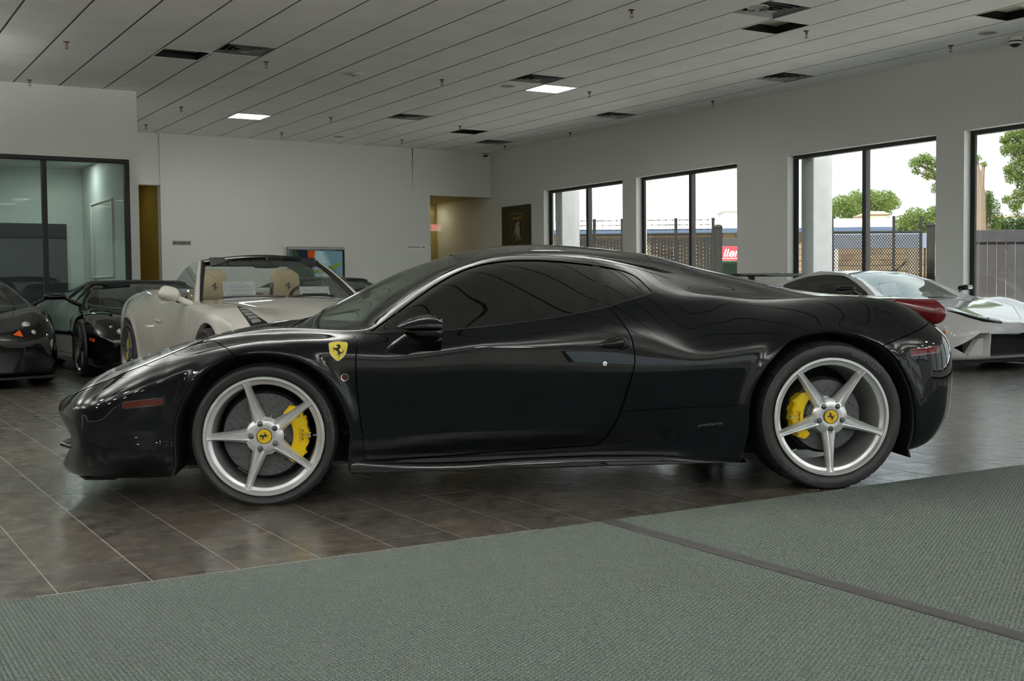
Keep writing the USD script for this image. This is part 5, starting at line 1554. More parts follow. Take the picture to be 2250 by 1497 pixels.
    # cabin: dash, wheel, seats
    obj('dashboard', ballhull([(.42, -.60, .66, .07), (.42, .60, .66, .07), (.62, -.62, .68, .06), (.62, .62, .68, .06), (.60, -.6, .45, .06), (.60, .6, .45, .06)]), 'leather_dark', car, smooth=40)
    a = np.linspace(0, 2 * math.pi, 33)[:-1]
    wc = np.array([.80, -.36, .72])
    ringp = np.c_[wc[0] + .17 * np.sin(a) * .35, wc[1] + .17 * np.cos(a), wc[2] + .17 * np.sin(a) * .94]
    sw = obj('steering_wheel', cat(tube(ringp, .014, 8, closed=True), tube([wc + [0, -.16, 0], wc, wc + [0, .16, 0]], .014, 6), tube([wc, wc + [-.2, 0, -.06]], .03, 8)), 'leather_dark', car)
    for y in (-.36, .36):
        st = obj('seat', ballhull([(1.08, y - .2, .36, .06), (1.08, y + .2, .36, .06), (1.50, y - .2, .34, .06), (1.50, y + .2, .34, .06)]), 'leather_dark', car, smooth=50)
        obj('seat_back', ballhull([(1.52, y - .17, .42, .07), (1.52, y + .17, .42, .07), (1.70, y - .16, .80, .05), (1.70, y + .16, .80, .05), (1.75, y - .07, .96, .045), (1.75, y + .07, .96, .045)]), 'leather_dark', st, smooth=50)
    obj('cabin_floor', box(.35, 1.93, -.78, .78, .302, .31), 'black_matte', car)
    # wheels
    FA, RA = (180, 108, 36, -36, -108), (-90, -18, 54, 126, 198)
    for far in (False, True):
        sports_wheel(car, .006, .945, .314, .327, .2700, .1175, FA, False, far,
                     (('MICHELIN', .021, .2985, 24, False, .82), ('235/35ZR20', .010, .304, 92, False, 1.0)) if not far else ())
        sports_wheel(car, 2.652, .945, .346, .356, .2815, .1475, RA, True, far,
                     (('MICHELIN', .026, .3165, 57, False, .95), ('MICHELIN', .026, .3165, 238, False, .95), ('Pilot Super Sport', .017, .316, 148, False, 1.0)) if not far else ())
    return car

COUPE = build_coupe()
# ------------------------------------------------------------------ the other cars of the showroom: nose towards the storefront (-y), built with x running from nose to tail
pm('tan_stitch', (0.40, 0.30, 0.17), 0.6)
pm('rim_dark', (0.10, 0.10, 0.105), 0.3, metal=0.7)
pm('soft_top', (0.010, 0.010, 0.011), 0.7)
pm('honeycomb', (0.055, 0.055, 0.06), 0.5, metal=0.3)
pm('lamp_clear', (0.55, 0.56, 0.56), 0.12, metal=0.6)
pm('black_car', (0.0028, 0.0030, 0.0036), 0.05, ior=1.5)
pm('mid_grey_paint', (0.06, 0.058, 0.055), 0.1, coat_weight=0.4)
pane('light_glass', (0.90, 0.93, 0.92), 1.4)

def gen_rows(fo, wb, ro, W, z):
    """z: dict of z lists for rows; plan from overhangs and half width"""
    u1, u2 = -.42, wb + .30
    e = wb + ro
    R = [dict(z=[(-fo, .15), (e, .22)], w=[(u1, 0), (u2, 0)], sf=-fo + .12, sr=e - .2),
         dict(z=[(-fo, .15), (-fo + .2, .12), (wb, .14), (e, .22)], w=[(u1, W * .82), (wb / 2, W * .88), (u2, W * .82)], sf=-fo + .10, sr=e - .15),
         dict(z=[(-fo, .17), (-fo + .25, .13), (wb, .15), (e, .24)], w=[(u1, W * .95), (0, W * .975), (wb / 2, W * .95), (wb, W * .98), (u2, W * .96)], sf=-fo + .02, sr=e - .06, pf=2.8),
         dict(z=z['low'], w=[(u1, W * .965), (0, W * .985), (wb / 2, W * z.get('waist', .955)), (wb, W * .99), (u2, W * .97)], sf=-fo + .03, sr=e - .02, pf=3),
         dict(z=z['mid'], w=[(u1, W * .96), (0, W * .985), (wb / 2, W * .965), (wb, W), (u2, W * .97)], sf=-fo + .01, sr=e, pf=2.8),
         dict(z=z['sho'], w=[(u1, W * .92), (0, W * .96), (wb / 2, W * .95), (wb, W * .98), (u2, W * .94)], sf=-fo, sr=e, pf=2.5),
         dict(z=z['belt'], w=z['beltw'], sf=-fo + .02, sr=e - .01, pf=2.5),
         dict(k=1, d=.03, z=z['rail'], w=z['railw'], sf=-fo + .03, sr=e - .01, pf=2.4),
         dict(k=1, d=z.get('dm', .12), z=z['edge'], w=z['edgew'], sf=-fo + .02, sr=e, pf=2.4),
         dict(k=1, d=z.get('dc', .30), z=z['top'], w=[(u1, 0), (u2, 0)], sf=-fo - .03, sr=e + .02, pf=2.4)]
    return R, u1, u2

def show_wheel(car, s, w, far, R, rim, half, rim_mat, spokes=5, caliper=None, double=False):
    A = lambda t: at(t, (s, w if far else -w, R), far)
    obj('tyre', A(moved(tyre_mesh(R, rim, half, R, 120), (0, half, 0))), 'rubber', car, smooth=35)
    rm = obj('rim', A(lathe([(rim, .006), (rim, -.003), (rim - .012, -.005), (rim - .02, .008), (rim - .035, .03), (rim - .045, .16), (rim - .02, .17), (rim - .014, .04)], 64)), rim_mat, car, smooth=40)
    obj('hub', A(lathe([(0, .006), (.03, .006), (.06, .012), (.085, .03), (.085, .06), (0, .06)], 32, closed=False)), rim_mat, rm, smooth=40)
    for k in range(spokes):
        a = 90 + 360 / spokes * k
        for da in ((-7, 7) if double else (0,)):
            sp = spoke_mesh(rim - .008)
            if double:
                sp.vertices = sp.vertices * [1, 1, .55]
            obj('spoke', A(spin(sp, a + da)), rim_mat, rm, smooth=28)
    obj('brake_disc', A(lathe([(0, .08), (rim - .07, .08), (rim - .07, .10), (0, .10)], 40, closed=False)), 'disc_grey', car, smooth=30)
    if caliper:
        aa = np.radians(np.linspace(-38, 38, 12))
        p = Polygon([(.12 * math.cos(q), .12 * math.sin(q)) for q in aa] + [((rim - .06) * math.cos(q), (rim - .06) * math.sin(q)) for q in aa[::-1]])
        obj('brake_caliper', A(spin(prism(p, .03, .11), 20)), caliper, car, smooth=30)

def show_body(rows, wb, R, W, arch, nu=170, nv=84):
    (r, u1, u2) = rows
    g = body_grid(r, u1, u2, nu=nu, nose=26, nv=nv, bump=lambda u: cbump(u, -.40, .42, 1.05), vs=1.2, arches=((0, R[0], arch[0] + .02, .012, .035), (wb, R[1], arch[1] + .02, .012, .035)))
    t = grid_mesh(g)
    sk = Skin(t)
    B = mani(t)
    for s, rr, a in ((0, R[0], arch[0]), (wb, R[1], arch[1])):
        c = prism(Point(s, rr).buffer(a, 32).union(sbox(s - a, -.2, s + a, rr)), .58, 1.4)
        B = B - mani(c) - mani(moved(c, (0, 0, 0), s=(1, -1, 1)))
    return sk, B

def wells(car, wb, R, arch, W):
    for s, rr, a in ((0, R[0], arch[0]), (wb, R[1], arch[1])):
        p = Point(s, rr).buffer(a, 24).union(sbox(s - a, .15, s + a, rr)).intersection(sbox(-3, .15, 6, 2))
        sh = p.difference(p.buffer(-.012))
        for sg in (1, -1):
            obj('wheel_well', cat(prism(sh, .585, W * .93) if sg > 0 else prism(sh, -W * .93, -.585), prism(p, .575, .585) if sg > 0 else prism(p, -.585, -.575)), 'black_matte', car)

def zcut(poly, a=.2, b=1.5):
    return mani(prism(poly, a, b, 'z'))

def patch(sk, car, name, poly, mat, a=-.004, b=.004, axis='z', lo=.3, hi=1.4, parent=None, cosmin=.5):
    """a skin-hugging panel: polygon in plan (z), in side view (y) or in front view (x)"""
    return obj(name, sk.dress((sk.offset(a) - sk.offset(b)) ^ mani(prism(poly, lo, hi, axis)), cosmin=cosmin), mat, parent or car)

def mirror_x(poly):
    return affinity.scale(poly, 1, -1, origin=(0, 0))

# ---- white open convertible
def build_convertible():
    car = thing('convertible', 'white open two-seat convertible with tan seats behind the black coupe', 'car', (3.76, 9.62, 0), 90)
    wb, W = 2.67, .945
    z = dict(low=[(-.95, .24), (0, .26), (wb, .27), (3.6, .34)], mid=[(-.95, .42), (0, .50), (1.2, .50), (wb, .54), (3.6, .55)],
             sho=[(-.97, .53), (-.7, .62), (-.4, .70), (0, .76), (.5, .755), (1.2, .735), (1.8, .74), (wb, .82), (3.2, .82), (3.6, .78)],
             belt=[(-.97, .56), (-.7, .67), (-.4, .77), (-.1, .835), (.3, .855), (.7, .865), (1.2, .868), (1.7, .885), (2.2, .94), (2.6, .965), (3.1, .95), (3.6, .86)],
             beltw=[(-.42, .77), (0, .80), (.5, .85), (1.2, .87), (1.8, .87), (2.3, .83), (2.97, .77)],
             rail=[(-.97, .57), (-.7, .69), (-.4, .79), (-.1, .85), (.3, .87), (.7, .878), (1.2, .885), (1.7, .90), (2.2, .97), (2.6, 1.0), (3.1, .985), (3.6, .88)],
             railw=[(-.42, .64), (0, .68), (.5, .76), (1.2, .80), (1.8, .80), (2.3, .74), (2.97, .66)],
             edge=[(-.97, .57), (-.7, .68), (-.4, .765), (0, .83), (.4, .885), (.7, .90), (1.2, .90), (1.7, .91), (2.2, .98), (2.6, 1.005), (3.1, .99), (3.6, .89)],
             edgew=[(-.42, .40), (0, .44), (.5, .52), (1.8, .55), (2.97, .45)],
             top=[(-1.0, .56), (-.7, .68), (-.4, .775), (0, .855), (.35, .905), (.7, .92), (1.2, .91), (1.7, .92), (2.2, .975), (2.6, .99), (3.1, .975), (3.6, .88)], waist=.935)
    sk, B = show_body(gen_rows(.92, wb, .93, W, z), wb, (.335, .335), W, (.375, .38))
    cock = Polygon(smooth_poly([(.72, 0), (.78, .60), (1.2, .69), (1.75, .69), (1.95, .55), (1.98, 0), (1.95, -.55), (1.75, -.69), (1.2, -.69), (.78, -.60)], 6))
    B = B - zcut(cock, .40)
    door = Polygon([(.62, .92), (.60, .50), (.64, .26), (1.45, .24), (1.62, .36), (1.72, .62), (1.70, .95)])
    gap = LineString(door.exterior.coords).buffer(.0035)
    for sg in (1, -1):
        B = B - (side(gap, sg > 0, .60) - sk.offset(.03))
    for sg in (1, -1):
        dm = side(door.buffer(-.0035), sg > 0, .74)
        obj('door', sk.dress(B ^ dm), 'white_paint', car)
        B = B - dm
    hood = Polygon(smooth_poly([(-.80, 0), (-.72, .35), (-.3, .52), (.2, .60), (.46, .62), (.42, .3), (.40, 0), (.42, -.3), (.46, -.62), (.2, -.60), (-.3, -.52), (-.72, -.35)], 5)).buffer(0)
    B = B - (zcut(LineString(hood.exterior.coords).buffer(.003), .4) - sk.offset(.02))
    obj('hood', sk.dress(B ^ zcut(hood.buffer(-.003), .5)), 'white_paint', car)
    B = B - zcut(hood.buffer(-.003), .5)
    mouth = Polygon(smooth_poly([(-.50, .26), (.50, .26), (.56, .36), (.40, .46), (-.40, .46), (-.56, .36)], 5))
    mt = mani(prism(mouth, -1.4, -.74, 'x'))
    B = B - mt
    obj('body_shell', sk.dress(B), 'white_paint', car)
    obj('front_grille', prism(mouth, -.75, -.735, 'x'), 'black_matte', car)
    wells(car, wb, (.335, .335), (.375, .38), W)
    # head lamps and the hood bulge
    for sg in (1, -1):
        hp = Polygon(smooth_poly([(-.80, sg * .60), (-.70, sg * .735), (-.50, sg * .745), (-.22, sg * .715), (-.12, sg * .69), (-.24, sg * .655), (-.50, sg * .64), (-.68, sg * .60)], 4)).buffer(0)
        h = patch(sk, car, 'headlamp', hp, 'black_gloss', lo=.45)
        for q in range(5):
            s0 = -.60 + q * .078
            lp = Polygon([(s0, sg * .655), (s0 + .055, sg * .660), (s0 + .062, sg * .722), (s0 + .005, sg * .725)])
            patch(sk, car, 'light_unit', lp.intersection(hp.buffer(-.006)), 'lamp_clear', a=-.007, b=.0, lo=.45, parent=h)
    # windscreen: bowed glass in a frame, header in black
    n, m = 25, 10
    def scr(a, b):                       # a -1..1 across, b 0..1 up
        base = np.array([.48 + .26 * a * a, .77 * a, .900 - .022 * a * a])
        top = np.array([1.17 + .12 * a * a, .575 * a, 1.288 - .050 * a * a])
        p = base + (top - base) * b
        p[2] += .022 * math.sin(math.pi * b)
        return p
    V = np.array([scr(a, b) for a in np.linspace(-1, 1, n) for b in np.linspace(0, 1, m)])
    F = []
    for i in range(n - 1):
        for j in range(m - 1):
            q = i * m + j
            F += [(q, q + m, q + m + 1), (q, q + m + 1, q + 1)]
    V2 = V + np.array([.004, 0, -.005])
    k = len(V)
    F2 = [(a + k, c + k, b + k) for a, b, c in F]
    rim_ = [(i * m) for i in range(n)] + [((n - 1) * m + j) for j in range(1, m)] + [(i * m + m - 1) for i in range(n - 2, -1, -1)] + [j for j in range(m - 2, 0, -1)]
    F3 = []
    for q in range(len(rim_)):
        a, b = rim_[q], rim_[(q + 1) % len(rim_)]
        F3 += [(a, a + k, b + k), (a, b + k, b)]
    obj('windshield', trimesh.Trimesh(np.vstack([V, V2]), np.array(F + F2 + F3), process=False), 'light_glass', car, smooth=40)
    for sg in (1, -1):
        pts = [scr(sg, b) + np.array([.0, sg * .008, 0]) for b in np.linspace(-.02, 1, 9)]
        pl = obj('windshield_pillar', tube(pts, [.030, .028, .026, .024, .023, .022, .022, .022, .020], 10), 'white_paint', car)
        obj('pillar_trim', tube([p + np.array([.0, -sg * .030, .006]) for p in pts], .022, 8), 'black_trim', pl)
        # side glass and mirror
        sgp = Polygon([(.68, .885), (1.60, .905), (1.62, 1.02), (1.50, 1.17), (1.32, 1.245), (1.18, 1.235), (.95, 1.10)])
        gl = prism(sgp, 0, .004)
        v = gl.vertices.copy()
        v[:, 1] = sg * (.835 - .55 * (v[:, 2] - .885)) + v[:, 1]
        gl.vertices = v
        if gl.volume < 0: gl.invert()
        obj('side_window', gl, 'light_glass', car, smooth=False)
        mr = obj('mirror_housing', ballhull([(.72, sg * 1.00, .950, .062), (.74, sg * 1.05, .968, .058), (.80, sg * 1.03, .950, .062), (.78, sg * .96, .935, .052), (.72, sg * 1.08, .955, .045)]), 'white_paint', car, smooth=50)
        obj('mirror_arm', ballhull([(.74, sg * .96, .915, .028), (.70, sg * .85, .865, .030)]), 'white_paint', mr, smooth=50)
        obj('mirror_band', ballhull([(.745, sg * .945, .905, .031), (.74, sg * .935, .900, .031)]), 'black_trim', mr, smooth=50)
    hd = [scr(a, 1.0) for a in np.linspace(-1, 1, 21)]
    obj('windshield_header', cat(tube(hd, .024, 10), tube([p + np.array([.02, 0, -.018]) for p in hd], .024, 8)), 'black_gloss', car)
    for y0, y1 in ((.08, .52), (-.52, -.08)):
        v_ = prism(sbox(.0, y0, .02, y1), 0, .16, 'z')
        obj('sun_visor', moved(rbox(-.01, .01, y0, y1, -.09, 0, .006), (1.215, 0, 1.285), ry=.4), 'black_trim', car)
    obj('interior_mirror', ballhull([(1.12, -.10, 1.215, .030), (1.12, .10, 1.215, .030), (1.10, 0, 1.215, .034)]), 'black_gloss', car, smooth=50)
    obj('mirror_stalk', tube([(1.13, 0, 1.22), (1.13, 0, 1.29)], .012, 8), 'black_trim', car)
    # cockpit
    obj('cockpit_floor', prism(cock.buffer(-.01), .402, .42, 'z'), 'leather_dark', car)
    obj('dashboard', ballhull([(.66, -.60, .83, .045), (.66, .60, .83, .045), (.90, -.60, .82, .06), (.90, .60, .82, .06), (.9, .6, .6, .05), (.9, -.6, .6, .05)]), 'leather_dark', car, smooth=40)
    a = np.linspace(0, 2 * math.pi, 33)[:-1]
    c0 = np.array([1.03, -.37, .86])
    obj('steering_wheel', cat(tube(np.c_[c0[0] + .17 * np.sin(a) * .4, c0[1] + .18 * np.cos(a), c0[2] + .17 * np.sin(a) * .9], .016, 8, closed=True), tube([c0 + [0, -.16, 0], c0, c0 + [0, .16, 0]], .018, 6)), 'leather_dark', car)
    for y in (-.37, .37):
        st = obj('seat', ballhull([(1.10, y - .2, .48, .06), (1.10, y + .2, .48, .06), (1.45, y - .2, .46, .06), (1.45, y + .2, .46, .06)]), 'leather_tan', car, smooth=50)
        obj('seat_back', ballhull([(1.50, y - .20, .55, .06), (1.50, y + .20, .55, .06), (1.62, y - .20, .92, .045), (1.62, y + .20, .92, .045)]), 'leather_tan', st, smooth=50)
        hr = obj('headrest', ballhull([(1.60, y - .11, .92, .05), (1.60, y + .11, .92, .05), (1.645, y - .105, 1.11, .040), (1.645, y + .105, 1.11, .040), (1.65, y - .06, 1.15, .035), (1.65, y + .06, 1.15, .035)]), 'leather_tan', st, smooth=50)
        obj('seat_edge', tube([(1.575, y - .185, .86), (1.58, y - .165, .98), (1.60, y - .15, 1.05)], .018, 8), 'black_trim', st)
        obj('seat_edge', tube([(1.575, y + .185, .86), (1.58, y + .165, .98), (1.60, y + .15, 1.05)], .018, 8), 'black_trim', st)
        e = prism(horse_poly(.075), 0, .003, 'x')
        e.vertices = e.vertices * [1, -1, 1]
        e.invert()
        obj('horse_emblem', moved(e, (1.545, y, 1.015), ry=.0), 'ink', hr, smooth=False)
    obj('rear_shelf', ballhull([(1.80, -.55, .86, .06), (1.80, .55, .86, .06), (1.95, -.5, .90, .05), (1.95, .5, .90, .05)]), 'leather_dark', car, smooth=50)
    obj('shelf_band', ballhull([(1.76, -.5, .845, .035), (1.76, .5, .845, .035), (1.78, -.5, .80, .035), (1.78, .5, .80, .035)]), 'leather_tan', car, smooth=50)
    for y0, y1 in ((.05, .58), (-.45, .02)):
        obj('wiper', tube([(.47 + .26 * (q / .77) ** 2 + .015, q, .915 + .012 * math.sin((q - y0) / (y1 - y0) * 3.1)) for q in np.linspace(y0, y1, 7)], .011, 6), 'black_trim', car)
    obj('door_handle', ballhull([(1.50, .915, .70, .012), (1.60, .925, .705, .014)]), 'white_paint', car, smooth=50)
    for far in (True, False):
        show_wheel(car, 0, W - .005, far, .335, .275, .12, 'rim_dark', 5, 'caliper_yellow')
        show_wheel(car, wb, W - .005, far, .335, .275, .14, 'rim_dark', 5, 'caliper_yellow')
    return car
build_convertible()

def wedge(name, label, loc, paint, scale=1.0, style='roadster', W=.99, top=1.12, wing=False, nz=0.0, lamp='round'):
    """low mid-engined wedge: roadster with soft top, or coupe"""
    car = thing(name, label, 'car', loc, 90)
    wb = 2.64
    co = style == 'coupe'
    h = top - 1.12
    z = dict(low=[(-.98, .24), (0, .27), (wb, .30), (3.5, .40)], mid=[(-.98, .36), (-.5, .45), (0, .50), (1.2, .48), (wb, .56), (3.5, .60)],
             sho=[(-1.0, .42), (-.7, .52), (-.4, .62), (0, .70), (.4, .705), (1.0, .68), (1.7, .72), (2.3, .82), (wb, .86), (3.1, .85), (3.5, .80)],
             belt=[(-1.0, .44), (-.7, .56), (-.4, .67), (-.1, .735), (.2, .755), (.5, .80), (1.0, .83), (1.5, .87), (2.0, .93), (2.4, .955), (wb, .955), (3.1, .92), (3.5, .86)],
             beltw=[(-.42, .80), (0, .83), (.5, .86), (1.2, .87), (1.7, .84), (2.2, .83), (2.94, .83)],
             rail=[(-1.0, .45), (-.7, .575), (-.4, .68), (-.1, .745), (.2, .765), (.42, .82), (.7, .93 + h * .6), (1.0, 1.02 + h), (1.25, 1.07 + h), (1.6, 1.075 + h), (1.9, 1.04 + h), (2.2, .99 + h * .5), (2.5, .965), (3.1, .93), (3.5, .87)],
             railw=[(-.42, .66), (0, .70), (.42, .80), (.7, .73), (1.0, .66), (1.3, .62), (1.7, .62), (2.0, .64), (2.4, .66), (2.94, .66)],
             edge=[(-1.0, .455), (-.7, .56), (-.4, .65), (0, .715), (.35, .775), (.7, .92 + h * .6), (1.0, 1.03 + h), (1.25, 1.095 + h), (1.6, 1.105 + h), (1.9, 1.075 + h), (2.2, 1.02 + h * .5), (2.6, .96), (3.1, .91), (3.5, .86)],
             edgew=[(-.42, .42), (0, .46), (.38, .62), (.7, .58), (1.2, .45), (1.8, .44), (2.94, .44)],
             top=[(-1.03, .44), (-.7, .56), (-.4, .645), (0, .72), (.13, .745), (.4, .85), (.8, .99 + h * .8), (1.1, 1.08 + h), (1.3, 1.11 + h), (1.6, 1.12 + h), (1.9, 1.09 + h), (2.2, 1.03 + h * .5), (2.6, .965), (3.1, .91), (3.5, .86)], dc=.25, dm=.08)
    lift = lambda q: nz * max(0.0, min(1.0, (.55 - q) / .5))
    for r_ in ('sho', 'belt', 'rail', 'edge', 'top'):
        z[r_] = [(a, b + lift(a) * (.6 if r_ == 'sho' else 1)) for a, b in z[r_]]
    Rw = (.335, .345)
    sk, B = show_body(gen_rows(.98, wb, .84, W, z), wb, Rw, W, (.375, .39))
    cab = sk.offset(.03) ^ mani(box(.25, 1.95, -.82, .82, .35, 1.4))
    B = B - cab
    dlo = Polygon(smooth_poly([(.56, .835), (.80, .945 + h * .6), (1.05, 1.025 + h), (1.25, 1.055 + h), (1.55, 1.055 + h), (1.80, 1.02 + h), (2.02, .965), (1.6, .905), (1.1, .855)] if co else [(.58, .835), (.80, .94), (1.05, 1.02), (1.22, 1.05), (1.45, 1.045), (1.50, .90), (1.1, .855)], 4)).buffer(0)
    q = np.linspace(-.66, .66, 19)
    ws = Polygon([(.15 + .30 * (a / .66) ** 2, a) for a in q] + [(.8, .60), (1.13, .52), (1.13, -.52), (.8, -.60)])
    g1 = sk.offset(.003) - sk.offset(.008)
    B = B - (mani(prism(dlo, -1.3, 1.3)) - mani(box(-3, 5, -.40, .40, 0, 2))) - zcut(ws.buffer(-.012), .6)
    for sg in (1, -1):
        hf = mani(box(-2, 5, .4, 1.3, 0, 2) if sg > 0 else box(-2, 5, -1.3, -.4, 0, 2))
        obj('side_window', sk.dress(g1 ^ hf ^ mani(prism(dlo, -1.3, 1.3))), 'tint_glass' if co else 'light_glass', car)
    obj('windshield', sk.dress(g1 ^ zcut(ws, .6)), 'wind_glass', car)
    door = Polygon([(.50, .80), (.46, .50), (.52, .24), (1.45, .24), (1.62, .45), (1.66, .90), (1.1, .845), (.6, .81)])
    gp = LineString(door.exterior.coords).buffer(.003)
    B = B - (side(gp, False, .55) - sk.offset(.02)) - (side(gp, True, .55) - sk.offset(.02))
    for sg in (1, -1):
        dm = side(door.buffer(-.003), sg > 0, .6)
        obj('door', sk.dress(B ^ dm), paint, car)
        B = B - dm
    if not co:
        tp = Polygon([(1.14, -.72), (1.14, .72), (2.05, .72), (2.35, .5), (2.35, -.5), (2.05, -.72)])
        tz = zcut(tp, .93)
        obj('soft_top', sk.dress((B ^ tz)), 'soft_top', car)
        obj('top_bow', sk.dress((sk.offset(-.018) - sk.offset(.0)) ^ zcut(sbox(1.16, -.60, 1.40, .60), .95)), 'soft_top', car)
        B = B - tz
    hood = Polygon([(-.86, -.08), (-.86, .08), (-.45, .50), (.1, .62), (.30, .60), (.12, 0), (.30, -.60), (.1, -.62), (-.45, -.50)])
    B = B - (zcut(LineString(list(hood.exterior.coords)).buffer(.003), .4) - sk.offset(.02))
    obj('hood', sk.dress(B ^ zcut(hood.buffer(-.003), .4)), paint, car)
    B = B - zcut(hood.buffer(-.003), .4)
    for sg in (1, -1):
        # angular intake with a blade in it
        it = Polygon([(sg * .54, .19), (sg * .80, .20), (sg * .88, .27), (sg * .66, .43), (sg * .54, .43)])
        B = B - mani(prism(it, -1.4, -.55, 'x'))
        obj('intake_mesh', prism(it, -.56, -.54, 'x'), 'honeycomb' if paint == 'black_car' else 'black_matte', car)
        bl = Polygon([(sg * .44, .175), (sg * .79, .185), (sg * .62, .365), (sg * .535, .375)])
        obj('intake_blade', moved(prism(bl, -.83, -.76, 'x'), (.0, 0, 0)), paint, car)
    mid = Polygon([(-.53, .17), (.53, .17), (.53, .42), (-.53, .42)])
    B = B - mani(prism(mid, -1.4, -.70, 'x'))
    obj('front_grille', prism(mid, -.71, -.69, 'x'), 'honeycomb' if lamp == 'block' else 'black_matte', car)
    obj('body_shell', sk.dress(B), paint, car)
    wells(car, wb, Rw, (.375, .39), W)
    obj('front_lip', prism(Polygon([(-.94 + .16 * (abs(a) / .85) ** 2, a) for a in np.linspace(-.85, .85, 21)] + [(-.5, .85), (-.5, -.85)]), .10, .125, 'z'), 'black_matte', car)
    for sg in (1, -1):
        if lamp == 'slit':
            hp = Polygon([(sg * .80, .675), (sg * .56, .615), (sg * .33, .585), (sg * .36, .535), (sg * .58, .558), (sg * .70, .605)])
            units = ((.47, .575, .022), (.60, .595, .018))
        elif lamp == 'block':
            hp = Polygon([(sg * .70, .71), (sg * .50, .665), (sg * .42, .55), (sg * .60, .515), (sg * .70, .60)])
            units = ((.585, .635, .045), (.63, .565, .03))
        else:
            hp = Polygon([(sg * .86, .66), (sg * .60, .575), (sg * .58, .475), (sg * .72, .46), (sg * .80, .56)])
            units = ((.685, .525, .050), (.76, .57, .022))
        front = mani(box(-1.3, -.15, -1.1, 1.1, .3, .9))
        hl = obj('headlamp', sk.dress((sk.offset(-.004) - sk.offset(.006)) ^ mani(prism(hp.buffer(.004), -1.3, -.15, 'x')), cosmin=.3), 'black_gloss', car)
        for (b, c, r) in units:
            cand = np.abs(sk.t.vertices[:, 0] + .6) < .45
            vv = sk.t.vertices[cand]
            p = vv[np.argmin((vv[:, 1] - sg * b) ** 2 + (vv[:, 2] - c) ** 2)]
            obj('lamp_unit', ball((p[0] + r * .45, p[1], p[2]), r, 2), 'lamp_clear', hl, smooth=60)
        if lamp == 'block':
            obj('indicator_lens', sk.dress((sk.offset(-.006) - sk.offset(.004)) ^ mani(prism(Polygon([(sg * .50, .60), (sg * .43, .555), (sg * .53, .53)]), -1.3, -.15, 'x')), cosmin=.3), 'orange_lens', hl)
        patch(sk, car, 'marker_lamp', Polygon([(-.62, .42), (-.46, .43), (-.46, .465), (-.62, .455)]), 'orange_lens', axis='y', lo=.6 if sg > 0 else -1.3, hi=1.3 if sg > 0 else -.6)
        mr = obj('mirror_housing', ballhull([(.62, sg * 1.03, .93, .035), (.66, sg * 1.16, .93, .035), (.72, sg * 1.15, .925, .032), (.70, sg * 1.02, .92, .032)]), 'black_gloss', car, smooth=50)
        obj('mirror_arm', ballhull([(.66, sg * 1.02, .915, .018), (.62, sg * .85, .83, .02)]), 'black_gloss', mr, smooth=50)
        # side air intake behind the door
        patch(sk, car, 'side_intake', Polygon([(1.74, .34), (1.98, .40), (1.94, .62), (1.76, .58)]), 'black_matte', axis='y', lo=.6 if sg > 0 else -1.3, hi=1.3 if sg > 0 else -.6)
    obj('dashboard', ballhull([(.42, -.58, .72, .05), (.42, .58, .72, .05), (.72, -.58, .74, .05), (.72, .58, .74, .05), (.7, -.5, .5, .05), (.7, .5, .5, .05)]), 'leather_dark', car, smooth=40)
    a = np.linspace(0, 2 * math.pi, 25)[:-1]
    obj('steering_wheel', tube(np.c_[.86 + .06 * np.sin(a), -.36 + .17 * np.cos(a), .78 + .15 * np.sin(a)], .015, 7, closed=True), 'leather_dark', car)
    for y in (-.36, .36):
        st = obj('seat', ballhull([(1.08, y - .2, .44, .06), (1.08, y + .2, .44, .06), (1.45, y - .2, .42, .06), (1.45, y + .2, .42, .06)]), 'leather_dark', car, smooth=50)
        obj('seat_back', ballhull([(1.48, y - .18, .5, .06), (1.48, y + .18, .5, .06), (1.66, y - .15, .88, .05), (1.66, y + .15, .88, .05), (1.68, y - .06, .94, .045), (1.68, y + .06, .94, .045)]), 'leather_dark', st, smooth=50)
    obj('cabin_floor', box(.3, 1.92, -.74, .74, .352, .36), 'black_matte', car)
    obj('wiper', tube([(.17 + .30 * (b / .66) ** 2, b, sk.t.vertices[sk.tree.query([.17 + .30 * (b / .66) ** 2, b, .8])[1]][2] + .012) for b in np.linspace(-.35, .2, 6)], .008, 6), 'black_trim', car)
    if wing:
        wg = obj('rear_wing', tube([(2.95, -.80, 1.125), (2.95, .80, 1.125)], .022, 8), 'black_gloss', car)
        obj('wing_blade', rbox(2.90, 3.16, -.82, .82, 1.105, 1.125, .008), 'black_gloss', wg)
        for y in (-.82, .82):
            obj('wing_endplate', rbox(2.88, 3.18, y - .01, y + .01, 1.05, 1.14, .006), 'black_gloss', wg)
        for y in (-.45, .45):
            obj('wing_strut', hull([(2.82, y - .012, .88), (2.92, y + .012, .88), (2.95, y - .012, 1.11), (3.05, y + .012, 1.11), (2.82, y + .012, .88), (2.92, y - .012, .88), (2.95, y + .012, 1.11), (3.05, y - .012, 1.11)]), 'black_gloss', wg)
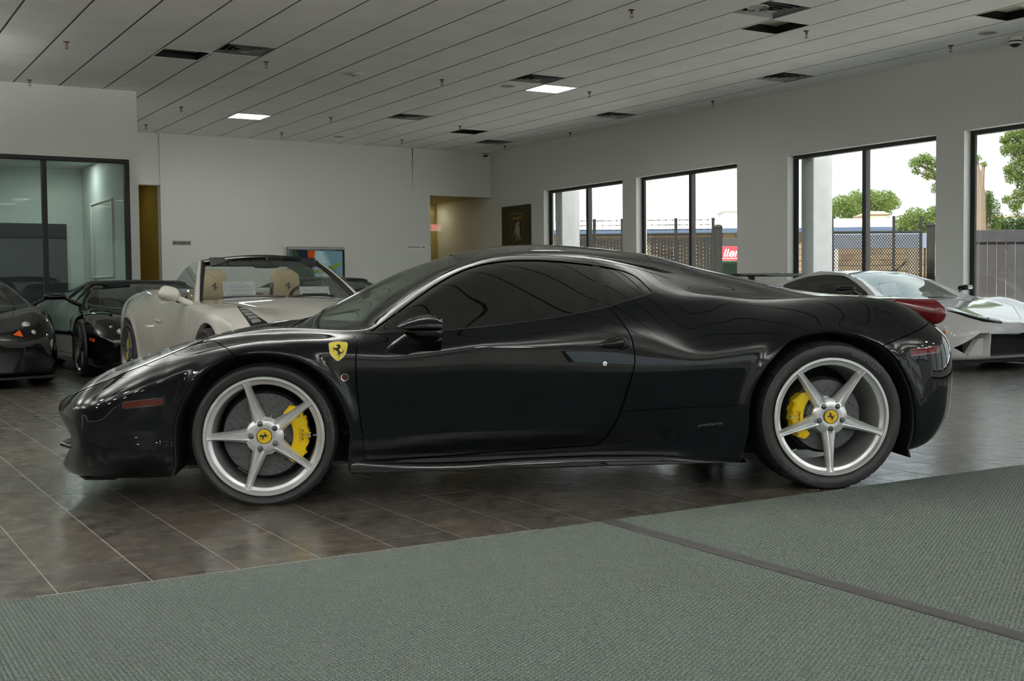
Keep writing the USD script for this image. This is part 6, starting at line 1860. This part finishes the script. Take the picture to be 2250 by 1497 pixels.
    for far in (True, False):
        show_wheel(car, 0, W - .01, far, Rw[0], .275, .12, 'rim_dark', 5, None, True)
        show_wheel(car, wb, W - .01, far, Rw[1], .275, .15, 'rim_dark', 5, None, True)
    return car
wedge('roadster', 'black low roadster with soft top parked left of the white convertible', (3.70, 14.26, 0), 'black_car')
wedge('roadster', 'black low roadster with soft top hidden behind the white convertible', (6.30, 14.30, 0), 'black_car', top=1.15)
wedge('supercar', 'black supercar cut by the left edge, its headlamp and mesh intake showing', (1.36, 13.62, 0), 'black_car', style='coupe', W=.95, top=1.165, nz=.09, lamp='block')
wedge('supercar', 'white wedge-shaped supercar with black rear wing in front of the windows at right', (11.72, 9.30, 0), 'pearl_white', style='coupe', W=.965, top=1.165, nz=.065, lamp='slit', wing=True)
# price cards on the dashboards
def card(label, loc, w, h, rz, tilt, mat='paper', bars=False):
    t = thing('price_card', label, 'card', loc, rz)
    v = moved(box(-w / 2, w / 2, -.0015, 0, 0, h), rx=-tilt)
    obj('card_sheet', v, mat, t, smooth=False)
    rows = [(.86, .30, 0), (.76, .64, .0), (.70, .60, .02), (.64, .44, -.05), (.52, .62, 0), (.46, .58, .0), (.28, .60, 0), (.22, .50, 0)] if not bars else [(.62, .45, -.18), (.24, .86, 0)]
    for r_, (a, b, o) in enumerate(rows):
        tk = .012 if not bars or r_ == 0 else .09
        obj('printed_line', moved(box(-w * b / 2 + o * w, w * b / 2 + o * w, -.0022, -.0015, h * a, h * (a + tk / h * .2)), rx=-tilt), 'ink' if bars else 'print_grey', t, smooth=False)
    return t
card('white printed price card behind the windscreen of the white convertible at left', (3.76 - .34, 9.62 + .88, .895), .30, .17, 0, .25)
card('folded white card lying at the right of the white convertible\'s windscreen', (3.76 + .36, 9.62 + .80, .905), .28, .14, -12, .75, bars=True)
card('white price card on the dashboard of the black roadster', (3.70 + .10, 14.26 + .66, .835), .28, .17, 0, .3)
card('white price card on the dashboard of the white supercar, nearer its driver side', (11.72 - .28, 9.30 + .66, .845), .30, .18, 0, .6)
card('small white card on the dashboard of the white supercar, further right', (11.72 + .20, 9.30 + .50, .80), .22, .12, 10, .8)
